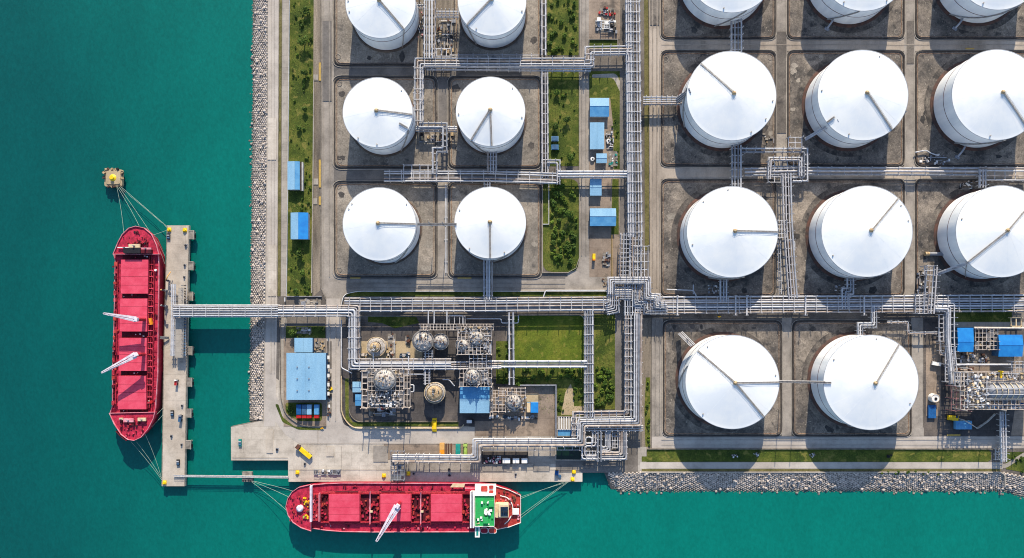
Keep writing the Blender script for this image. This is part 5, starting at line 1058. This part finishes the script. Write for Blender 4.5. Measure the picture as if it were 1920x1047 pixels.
tag(MB().tube([P(1792, 684, 9), P(1896, 684, 9)], .8, 8).build('pipe_run', 'pipe_a'), 'long level pale pipe just south of the vivid blue roofs', 'pipe'); tag(MB().tube([P(1826, 615, 7), P(1936, 616, 7)], .9, 8).build('pipe_run', 'steel_beige'), 'long cream pipe just north of the vivid blue roofs', 'pipe')
lattice('cream loop frame on the path behind the right vivid blue roof', 1895, 596, 1914, 612, 2, 1, 5, 'ship_cream', .8)
q = P(1877, 697, 24); t = thing('davit_crane', 'small yellow davit above the process plant', 'crane', (q.x, q.y, 19)); pb('post', 'yellow', t, (q.x, q.y, 21), (1, 1, 5)); pb('arm', 'yellow', t, (q.x, q.y-2.4, 23.6), (1.1, 5.5, .9)); pc('hook', 'orange', t, (q.x, q.y-4.6, 23.9), .8, 1)
q = base(1754, 747, 5); t = thing('white_tank', 'small white round tank with a dark hatch in the yard west of the process plant', 'tank', q); pc('shell', 'white', t, q+Vector((0, 0, 2.5)), 3.6, 5); pc('hatch', 'dark', t, q+Vector((.3, -.5, 5.1)), 1.2, .5); MB().tube([q+Vector((3.4*math.cos(i*.39), 3.4*math.sin(i*.39), 5.4)) for i in range(16)], .15, 5, True).build('rim', 'vent', t)
q = base(1129, 297, 3)
for x, y, r, l in ((1110.5, 299, 2.9, 'white round water tank with a dark lid beside the smallest blue shed'), (1140, 265, 2.7, 'small white round tank among pipes east of the tall plain blue shed')):
    q = P(x, y); t = thing('white_tank', l, 'tank', q); pc('shell', 'white', t, q+Vector((0, 0, 1)), r*S*1.3, 2); pc('lid', 'dark', t, q+Vector((.2, -.2, 2.05)), .7, .3)
clutter('pipes and units east of the tall plain blue shed', 24, 1136, 246, 1150, 280, 0, ('steel', 'steel_grey', 'vent', 'dark'), .6, 2.2, 1.6, pipes=10); clutter('units around the smallest blue shed', 14, 1140, 284, 1158, 312, 0, ('steel_grey', 'teal', 'white', 'kerb'), .6, 2.4, 1.4, pipes=5)
clutter('pump group with a red machine in the yard at the top', 22, 1124, 16, 1152, 32, 0, ('rust', 'red', 'kerb', 'dark', 'steel_grey'), .6, 2.6, 1.8); clutter('pump yard unit with a white grid in the yard at the top', 22, 1116, 38, 1156, 62, 0, ('steel', 'dark', 'kerb', 'steel_grey', 'white'), .8, 4, 2.5, pipes=8)
lattice('small white grid frame in the pump yard at the top', 1128, 40, 1143, 54, 3, 3, 4, 'white', .3); clutter('scrap pile east of the orange truck', 22, 1130, 474, 1142, 502, 0, ('dark', 'steel_grey', 'rust', 'kerb'), .6, 3, 1.2); clutter('rubbish heap left of the big junction', 12, 1130, 522, 1139, 536, 0, ('vent', 'kerb', 'rust'), .5, 1.6, .8)
clutter('cluttered garden debris by the bridge landing', 14, 560, 562, 602, 580, 0, ('kerb', 'path', 'steel_grey'), .8, 4, 1.); clutter('debris in the garden patch north of the warehouse', 12, 556, 614, 584, 626, 0, ('kerb', 'white', 'path'), .6, 2.4, .9)
clutter('junk along the east wall of the big warehouse', 22, 613, 700, 622, 780, 0, ('yellow', 'kerb', 'dark', 'white', 'rust'), .6, 2.6, 1.6, pipes=2); clutter('sandy rubble beside the warehouse annex', 14, 590, 640, 610, 660, 0, ('beige', 'vent', 'kerb'), .6, 2.6, 1.)
clutter('pipes in the trench between the topmost left tanks', 34, 822, 40, 852, 100, 0, ('rust', 'vent', 'dark', 'steel_grey'), .5, 3, 1.5, pipes=12); clutter('valves west of the top rack, beside the topmost left tank', 30, 784, 22, 794, 70, 0, ('rust', 'steel', 'dark', 'ship_rim'), .5, 1.4, 1.2, pipes=4); clutter('valves below the link between the second-row tanks', 26, 788, 252, 850, 268, 0, ('rust', 'dark', 'steel_grey', 'vent'), .6, 3, 1.2, pipes=10)
clutter('valve group below the jogged pipe drop', 14, 1566, 534, 1582, 546, 0, ('steel', 'steel_grey', 'white'), .5, 2, 1.4, pipes=5); clutter('valve group in the bund right of the level-walkway tank foot', 12, 1325, 534, 1350, 550, 0, ('steel', 'steel_grey', 'white'), .5, 2, 1.2, pipes=5); clutter('valve manifold above the cross road at the right', 20, 1720, 290, 1780, 308, 0, ('steel', 'steel_grey', 'white'), .5, 2.2, 1.4, pipes=10); clutter('small manifold under the right end of the cross road', 14, 1798, 340, 1822, 356, 0, ('steel_beige', 'white', 'dark'), .5, 2.2, 1.4, pipes=6)
clutter('valves in the last gap above the main rack', 24, 1718, 508, 1736, 552, 0, ('steel', 'steel_grey', 'white', 'dark'), .5, 2.2, 1.6, pipes=8); clutter('pit with beige pump in the first big bund', 5, 1430, 250, 1450, 270, 0, ('vent', 'kerb'), 1, 3, 1.2, pipes=3)
lattice('concrete-edged loading frame with a dark hopper at the west end of the quay rack', 733, 846, 758, 900, 4, 6, 7, 'steel_grey', .5, .25, name='loading_scaffold', cat='loading scaffold'); lattice('small frame with drums on the quay rack end', 760, 852, 794, 860, 5, 1, 9, 'steel', .5)
lattice('long flat grey pallet rack on the quay above the lying ship', 589, 881, 638, 890, 7, 1, 1.2, 'steel_grey', .3, .6)
clutter('crates along the flat grey pallet rack', 14, 592, 882, 636, 889, 1, ('kerb', 'steel_grey', 'white'), .8, 2, 1.2)
q = P(920, 862); t = thing('pump_platform', 'dark-floored pump platform next to the white boxes on the quay', 'platform', q); MB().prism(W(rect(904, 847, 990, 870)), 0, .8).build('slab', 'bund_wall', t); scatter(t, 'pump', 40, 908, 855, 940, 868, .8, ('steel_grey', 'dark', 'steel', 'ship_rim', 'white'), .5, 1.8, 1.2)
# ================================================================ vehicles, boxes, quay furniture
def box_at(name, label, cat, x, y, w, l, h, rz, m, m2=None, group=None, ribs=6):
    q = P(x, y, h); t = thing(name, label, cat, (q.x, q.y, 0), group); c, s_ = math.cos(rz), math.sin(rz)
    pb('body', m, t, (q.x, q.y, h/2+.1), (w, l, h), rz); pb('roof_frame', m2 or m, t, (q.x, q.y, h+.12), (w*.9, l*.96, .12), rz)
    for i in range(ribs):
        d = (i+.5)/ribs*l-l/2; pb('rib', m, t, (q.x-s_*d, q.y+c*d, h+.2), (w*.94, .16, .1), rz)
    for d in (-l/2, l/2): pb('door', m2 or m, t, (q.x-s_*d, q.y+c*d, h/2+.1), (w*.92, .12, h*.9), rz)
    return t
def truck(label, x, y, L, w, rz, body, cab, cat='truck', name='truck', h=2.6, tank=False):
    q = P(x, y); t = thing(name, label, cat, q); c, s_ = math.cos(rz), math.sin(rz)
    f = lambda u, v, z: (q.x+c*u-s_*v, q.y+s_*u+c*v, z)
    pb('chassis', 'dark', t, f(0, 0, .8), (L, w*.7, .35), rz)
    if tank: pc('tank', body, t, f(-L*.1, 0, 1.9), w*.5, L*.75, 'x', rz)
    else:
        pb('cargo_bed', body, t, f(-L*.12, 0, 1.7), (L*.74, w, 1.4), rz)
        for v in (-1, 1): pb('bed_rim', cab, t, f(-L*.12, v*w*.47, 2.45), (L*.76, .2, .3), rz)
    pb('cab', cab, t, f(L*.38, 0, 1.7), (L*.2, w, 2.2), rz); pb('windscreen', 'glass', t, f(L*.485, 0, 2.1), (.12, w*.85, .9), rz)
    for u in (-L*.38, -L*.2, L*.36):
        for v in (-1, 1): o = pc('wheel', 'tyre', t, f(u, v*w*.44, .5), .5, .4, 'y', rz)
    for v in (-1, 1): pb('headlight', 'white', t, f(L*.485, v*w*.35, 1.1), (.1, .3, .25), rz)
    return t
truck('long yellow tipper truck parked at an angle on the pale quay', 571, 846, 16, 3.4, math.radians(-40)+math.pi, 'yellow', 'rust')
truck('small orange truck in the yard below the widest blue shed', 1113, 483, 6, 2.4, math.radians(-92), 'yellow', 'orange')
truck('white pickup with a red load on the shaded end of the jetty', 332.5, 717, 5, 2, math.radians(85), 'red', 'white', h=2); truck('dark car-like van on the outer lane of the jetty', 340, 784, 6, 2.2, math.radians(82), 'wall_blue', 'steel_grey'); truck('small truck under the tall grey wall by the bright blue roofed building', 882, 790, 6, 2.6, 0, 'white', 'dark'); truck('white flatbed by the process plant feed', 1752, 682, 7, 3, math.radians(-10), 'white', 'white'); truck('lime green tank truck on the quay beside the teal container', 873, 843, 11, 3.4, math.radians(90), 'lime', 'lime', 'tank truck', 'tank_truck', tank=True)
box_at('shipping_container', 'half orange, half pale orange container on the quay', 'container', 829, 849, 4, 5, 2.6, 0, 'orange', 'yellow'); box_at('shipping_container', 'pale orange container end-on to the bright orange one', 'container', 829, 837, 4, 5.4, 2.6, 0, 'orange_pale'); box_at('shipping_container', 'teal container on the quay next to the lime green tank truck', 'container', 859, 843, 4, 9, 2.6, 0, 'teal')
for x, l in ((836.5, 'first'), (841, 'second'), (846, 'third')): box_at('rail_flat', 'narrow rusty flat rack right of the orange container, %s of three' % l, 'flat rack', x, 843, 1.1, 10, .8, 0, 'rust', 'kerb', 'flat racks beside the orange container', 3)
for x, y, w_, l in ((949.5, 864, 14, 'widest'), (967.5, 864, 12, 'middle'), (983.5, 864, 11, 'narrowest')): box_at('white_cabin', 'white flat-topped cabin on the dark quay slab, %s of the three' % l, 'cabin', x, y, w_*S, 4, 2.4, 0, 'white', 'pipe_b', 'white cabins on the quay')
for x, m, l in ((561, 'blue', 'deep blue, westernmost'), (571, 'wall_blue', 'dark blue, second'), (580.5, 'roof_blue', 'pale blue, third'), (594, 'roof_blue2', 'bright blue, easternmost')):
    t = box_at('shipping_container', 'container with a red front south of the big warehouse, %s' % l, 'container', x, 768, 3.9, 8.2, 2.8, 0, m); q = P(x, 781.5, 2.8); pb('red_front', 'red', t, (q.x, q.y, 1.5), (3.9, 2.2, 2.9))
box_at('shipping_container', 'vivid blue container with a pale stripe beside the tan gravel box', 'container', 1002, 764, 6.4, 8.6, 3.4, 0, B3, B1); box_at('control_cabin', 'cream and blue cabin touching the vivid blue container', 'cabin', 991, 764, 3, 8, 3, 0, 'ship_cream', B2); box_at('blue_shelter', 'flat blue shelter in the shade south of the process plant', 'shelter', 1805, 797, 13.5, 7, 3, 0, B2, B2); box_at('blue_shelter', 'dark blue pad shelter beside the small white round tank', 'shelter', 1747, 772, 6.4, 11, 1.4, 0, 'blue', 'blue')
q = P(1782, 783); t = thing('excavator', 'yellow crawler crane with a long bent boom south of the process plant', 'excavator', q); pb('body', 'yellow', t, q+Vector((0, 0, 2)), (8, 4, 2.4), -.1)
for v in (-1.8, 1.8): pb('track', 'tyre', t, q+Vector((0, v, .5)), (8.6, 1.1, 1), -.1)
pb('cab', 'glass', t, q+Vector((2.6, 1, 3.2)), (2, 1.6, 1.4)); MB().tube([q+Vector((3, 0, 2.5)), P(1808, 788, 7), P(1832, 803, 3)], .35, 6).build('boom', 'rail_grey', t); MB().tube([P(1832, 803, 3), P(1836, 801, 1.5), P(1852, 790, 5), P(1866, 776, 8)], .9, 6).build('conveyor', 'walk_grey', t)
def bollard(label, x, y, n=1, m='yellow'):
    q = P(x, y); t = thing('mooring_bollard', label, 'bollard', q, 'yellow mooring bollards'); MB().lathe(q, [(1.5, 0), (1.3, .4), (.8, .5), (.75, 1.3), (1.2, 1.6), (1., 1.9)], 14).build('post', m, t); pb('base_plate', m, t, q+Vector((0, 0, .1)), (3.2, 3.6, .2))
    for k in (-1, 1): pc('hook', m, t, q+Vector((k*1.2, -.6, .7)), .4, 1.1)
bollard('yellow bollard at the rope corner of the jetty top', 318, 431); bollard('yellow bollard at the outer corner of the jetty top', 347, 432); bollard('yellow bollard at the foot of the jetty', 309, 905); bollard('yellow bollard on the quay above the lying ship, west of the loading frame', 720, 892); bollard('upper of two yellow bollards at the quay end', 1076, 885); bollard('lower of two yellow bollards at the quay end', 1073.5, 899); bollard('yellow bollard among pipes on the quay beside the hopper', 766, 888); bollard('yellow bollard at the corner below the catwalk end', 558, 886)
for x, y, l in ((317, 444, 'near the jetty top'), (324, 775, 'beside a jetty light post'), (335, 867, 'at the jetty foot by the catwalk'), (451, 830, 'blue-green, by the quay corner')):
    q = P(x, y); t = thing('rope_winch', 'rope winch on the pavement '+l, 'winch', q, 'rope winches'); pb('frame', 'dark' if x < 400 else 'teal', t, q+Vector((0, 0, .5)), (2.6, 6 if x > 400 else 5, .8)); pc('drum', 'steel_grey', t, q+Vector((0, .6, 1.2)), .8, 2.2, 'x'); pc('drum', 'wall_blue', t, q+Vector((0, -1.4, 1.1)), .7, 2.2, 'x')
for i, (x, y) in enumerate(((349, 461), (347, 498), (346, 520), (342, 761), (341, 834), (322, 818), (842, 880), (843, 891), (967, 890), (776, 888), (572, 870), (520, 843))):
    q = P(x, y); t = thing('capstan', 'small dark capstan standing on '+('the jetty' if x < 400 else 'the quay')+(' %d metres from its north end' % round((y-423)*.45) if x < 400 else ' near %s' % ('the lying ship mid hatch, upper', 'the lying ship mid hatch, lower', 'the lying ship funnel', 'the hopper', 'the catwalk end', 'the yellow tipper truck')[i-6]), 'capstan', q, 'dark capstans'); r = R.uniform(.8, 1.2)
    MB().lathe(q, [(r, 0), (r*.6, .3), (r*.5, 1), (r*.9, 1.2), (r*.8, 1.4)], 12).build('drum', 'dark', t); pb('base', 'steel_grey', t, q+Vector((0, 0, .08)), (r*2.4, r*2.4, .16))
q = P(1045, 888); t = thing('forklift', 'blue forklift-like tractor near the quay end', 'forklift', q); pb('body', 'blue', t, q+Vector((-.6, 1, 1.2)), (3, 4, 1.6)); pb('mast', 'dark', t, q+Vector((-.6, 3.4, 1.8)), (2.4, .4, 3.4)); pb('roof', 'blue', t, q+Vector((-.6, .4, 2.8)), (2.4, 2.2, .2))
for dx, dy in ((-1.8, 2.2), (.8, 2.2), (-1.8, -1), (.8, -1)): pc('wheel', 'tyre', t, q+Vector((dx, dy, .5)), .6, .5, 'x')
pc('hose_reel', 'wall_blue', t, q+Vector((2, -2.2, .8)), 1.4, .8)
q = P(815, 797); t = thing('stile_bridge', 'small yellow stepped bridge over the kerb strip south of the process area', 'step bridge', q); pb('deck', 'yellow', t, q+Vector((0, 0, 1.6)), (3.6, 7, .3))
for dy, z in ((-4.4, 1.1), (-5.4, .6), (4.4, 1.1), (5.4, .6)): pb('step', 'yellow', t, q+Vector((0, dy, z)), (3.6, 1, .2))
for v in (-1.8, 1.8): pb('railing', 'yellow', t, q+Vector((v, 0, 2.4)), (.15, 8, 1.2))
for x, y, l in ((604.5, 803, 'yellow-green barrier at the end of the curved kerb strip'), (1348, 594, 'tiny orange hydrant below the main rack')):
    q = P(x, y); t = thing('hydrant', l, 'hydrant', q); pc('post', 'yellow', t, q+Vector((0, 0, .6)), .7, 1.2); pb('arm', 'yellow', t, q+Vector((0, 0, .9)), (2.8, .5, .4)); pc('cap', 'orange', t, q+Vector((0, 0, 1.3)), .5, .3)
for x, y, l in ((1377, 855, 'largest, oval'), (1418, 853, 'white and speckled'), (1524, 853, 'small and tilted'), (1666, 856, 'dark')):
    q = P(x, y); t = thing('rubble_heap', 'pale rubble heap on the seawall grass, %s' % l, 'rubble', q, 'rubble heaps on the seawall grass')
    for k in range(14): a = R.uniform(0, 6.3); f = R.uniform(0, 2.2); pb('lump', 'dark' if x > 1600 else R.choice(('white', 'steel_grey', 'kerb')), t, (q.x+f*math.cos(a)*1.2, q.y+f*math.sin(a), .3), (R.uniform(.4, 1.2), R.uniform(.4, 1.2), R.uniform(.3, .8)), a)
# ================================================================ shrubs and trees
def crown(rx, ry, rz, n, seed, size=(.35, .75), base_z=0.):
    r = random.Random(seed); b = MB(); lob = [(r.uniform(-.5, .5)*rx, r.uniform(-.5, .5)*ry, r.uniform(-.1, .5)*rz, r.uniform(.45, .75)) for _ in range(6)]
    for i in range(n):
        lx, ly, lz, f = r.choice(lob); v = Vector((r.gauss(0, 1), r.gauss(0, 1), r.gauss(0, 1))).normalized()*(r.random()**.4)*f
        p = Vector((lx+v.x*rx, ly+v.y*ry, max(.1, rz*.55+lz*.6+v.z*rz*.8)+base_z))
        nrm = (v+Vector((r.gauss(0, .5), r.gauss(0, .5), r.uniform(.2, .9)))).normalized(); u = nrm.cross(Vector((r.gauss(0, 1), r.gauss(0, 1), .3))).normalized(); w = nrm.cross(u); s_ = r.uniform(*size)
        b.add([p-u*s_, p-w*s_*.6, p+u*s_, p+w*s_*.6], [(0, 1, 2, 3)])
    return b
SM = []
for k in range(6):
    o = crown(1.7, 1.7, 2.0, 230, k).build('shrub', 'leaf' if k % 3 else 'leaf_light', None, False); SM.append(o.data); bpy.data.objects.remove(o)
SHR = []
def shrub(x, y, s_, label, group, k=None):
    SHR.append((s_, x, y, label, group, R.randrange(6), R.uniform(0, 6.3), R.uniform(.85, 1.15), R.uniform(.85, 1.15)))
def plant():
    small = MB()
    for i, (s_, x, y, label, group, k, rz, sx, sy) in enumerate(sorted(SHR, key=lambda q: -q[0])):
        if i < 280:
            o = bpy.data.objects.new('shrub', SM[k]); COL.objects.link(o); o.location = P(x, y)+Vector((0, 0, -.05)); o.rotation_euler = (0, 0, rz); o.scale = (s_*sx, s_*sy, s_); tag(o, label, 'shrub', group)
        else:
            c, n = math.cos(rz)*s_, math.sin(rz)*s_; q = P(x, y); me = SM[k]
            small.add([(q.x+v.co.x*c-v.co.y*n, q.y+v.co.x*n+v.co.y*c, v.co.z*s_) for v in me.vertices], [tuple(f.vertices) for f in me.polygons])
    tag(small.build('undergrowth', 'leaf', None, False), 'many smaller shrubs spread over the green plots', 'shrubs', None, 'stuff')
def tree(x, y, s_, label, group=None):
    q = P(x, y); t = thing('tree', label, 'tree', q, group); MB().lathe(q, [(.28*s_, 0), (.2*s_, 1.5*s_), (.08*s_, 3.2*s_)], 8).build('trunk', 'trunk', t)
    for k in range(3): a = k*2.1+R.random(); MB().tube([q+Vector((0, 0, 1.6*s_)), q+Vector((math.cos(a)*1.1*s_, math.sin(a)*1.1*s_, 2.9*s_))], .08*s_, 5).build('branch', 'trunk', t)
    b = crown(2.1*s_, 2.1*s_, 2.2*s_, 420, R.randrange(9999), (.4, .8), 1.2*s_); b.v = [(v[0]+q.x, v[1]+q.y, v[2]) for v in b.v]; b.build('crown', 'leaf', t, False)
for x, y, s_, l in ((572, 82, 2.2, 'largest round tree in the coastal grass strip'), (574, 140, 1.6, 'dark tree beside the culvert slab in the coastal strip'), (577, 24, 1.5, 'tree near the top of the coastal grass strip'), (574, 208, 1.2, 'isolated small round tree in the coastal strip'), (562, 241, 1.0, 'smallest isolated round tree of the coastal strip'), (566, 478, 1.6, 'tree just south of the lower blue shed'), (571, 512, 1.3, 'small tree in the lower coastal strip'), (557, 548, 1.6, 'tree at the south end of the coastal strip'), (552, 624, 1.8, 'tree in the garden patch north of the warehouse'), (1062, 225, 1.5, 'round dark tree on the green plot with cabinets'), (1040, 240, 1.4, 'tree above the cabinets on the green plot'), (1069, 298, 1.6, 'tree below the cabinets on the green plot'), (1066, 403, 2.4, 'largest tree of the thick green plot'), (1044, 175, 1.2, 'small tree near the top of the plot with cabinets')): tree(x, y, s_, l)
def strew(n, x0, y0, x1, y1, s0, s1, label, group):
    for i in range(n): shrub(R.uniform(x0, x1), R.uniform(y0, y1), R.uniform(s0, s1), label, group)
strew(34, 546, 0, 585, 165, .3, .85, 'shrub scattered in the northern half of the coastal grass strip', 'shrubs of the coastal strip, north'); strew(12, 546, 170, 584, 300, .3, .7, 'sparse shrub in the middle of the coastal grass strip', 'shrubs of the coastal strip, middle'); strew(30, 566, 320, 584, 450, .3, .8, 'shrub beside the blue sheds of the coastal strip', 'shrubs beside the coastal sheds'); strew(24, 542, 455, 583, 552, .35, .85, 'shrub at the south end of the coastal grass strip', 'shrubs of the coastal strip, south')
strew(40, 1028, 0, 1083, 100, .4, 1.2, 'dense shrub in the top green plot', 'shrubs of the top plot'); strew(20, 1030, 140, 1082, 310, .3, .8, 'shrub on the green plot with cabinets', 'shrubs of the cabinet plot'); strew(80, 1032, 340, 1080, 505, .5, 1.4, 'dense shrub in the thick green plot', 'shrubs of the thick plot'); strew(60, 1116, 690, 1151, 766, .5, 1.2, 'dense shrub beside the lower main pipe rack', 'shrubs beside the lower rack'); strew(50, 968, 692, 1090, 722, .5, 1.3, 'shrub in the scrub south of the lawn', 'shrubs south of the lawn'); strew(14, 1046, 726, 1058, 778, .4, .8, 'shrub along the tall grey wall', 'shrubs along the tall wall'); strew(10, 1076, 725, 1096, 758, .4, .9, 'shrub right of the bare patch in the scrub', 'shrubs right of the bare patch'); strew(12, 932, 646, 955, 718, .4, .9, 'yellowish shrub between process unit and slim pipes', 'shrubs near the process unit'); strew(16, 538, 614, 606, 632, .35, .8, 'shrub in the garden patch north of the warehouse', 'shrubs north of the warehouse'); strew(22, 1211.5, 712, 1218, 836, .3, .7, 'small shrub in the upright hedge strip', 'shrubs of the hedge strip'); strew(14, 1650, 884, 1860, 890, .3, .7, 'small shrub rooted at the top of the seawall boulders', 'shrubs on the seawall'); strew(8, 1888, 852, 1918, 886, .4, .8, 'shrub on the green corner at the end of the seawall', 'shrubs of the green corner')
strew(10, 540, 758, 556, 786, .3, .8, 'shrub beside the red-fronted containers', 'shrubs beside the containers'); strew(10, 1146, 190, 1160, 300, .3, .6, 'shrub between the upper blue sheds and the curved path', 'shrubs by the curved path')
plant()
tuft = MB(); rt = random.Random(5)
for (x0, y0, x1, y1, n) in ((545, -20, 586, 552, 2600), (1027, -20, 1084, 310, 1500), (1020, 340, 1083, 508, 900), (966, 592, 1095, 681, 700), (966, 692, 1095, 776, 900), (1115, 592, 1152, 766, 700), (1214, 844, 1856, 865, 1500), (1148, 190, 1160, 315, 150)):
    for i in range(n):
        q = P(rt.uniform(x0, x1), rt.uniform(y0, y1)); a = rt.uniform(0, 6.3); s_ = rt.uniform(.2, .55); u = Vector((math.cos(a), math.sin(a), 0))*s_; w = Vector((-math.sin(a), math.cos(a), 0))*s_*.5; h = Vector((0, 0, rt.uniform(.25, .7)))
        tuft.add([q-u, q+w+h*.4, q+u+h, q-w+h*.5], [(0, 1, 2, 3)])
tag(tuft.build('grass_tufts', 'leaf_light', None, False), 'tufts of rough grass on the green plots', 'grass', None, 'stuff')
# ================================================================ camera and light
cam = bpy.data.cameras.new('camera'); co = bpy.data.objects.new('camera', cam); COL.objects.link(co)
co.location = (0, 0, H); co.rotation_euler = (0, 0, 0); cam.sensor_width = 36; cam.sensor_fit = 'HORIZONTAL'; cam.lens = 36*H/(1920*S)
cam.shift_x = (960-NX)/1920; cam.shift_y = -(523.5-NY)/1920; cam.clip_start = 1; cam.clip_end = 6000; scene.camera = co
sd = Vector((3.6, 48.6, 26.1)).normalized(); el = math.asin(sd.z); az = math.atan2(sd.x, sd.y)
w = bpy.data.worlds.new('World'); scene.world = w; w.use_nodes = True; nt = w.node_tree; bg = nt.nodes['Background']; sk = nt.nodes.new('ShaderNodeTexSky'); sk.sky_type = 'NISHITA'; sk.sun_disc = False; sk.sun_elevation = el; sk.sun_rotation = az; sk.air_density = 1.; sk.dust_density = .6; sk.ozone_density = 2.; nt.links.new(sk.outputs['Color'], bg.inputs['Color']); bg.inputs['Strength'].default_value = .15
ld = bpy.data.lights.new('sun', 'SUN'); ld.energy = 4.7; ld.angle = math.radians(.5); ld.color = (1, .895, .71); lo = bpy.data.objects.new('sun', ld); COL.objects.link(lo); lo.rotation_euler = sd.to_track_quat('Z', 'Y').to_euler(); lo.location = sd*900
vs_ = scene.view_settings; vs_.view_transform = 'Standard'; vs_.look = 'None'; vs_.gamma = 1; vs_.exposure = .84; vs_.use_curve_mapping = False
scene.cycles.filter_width = 1.05
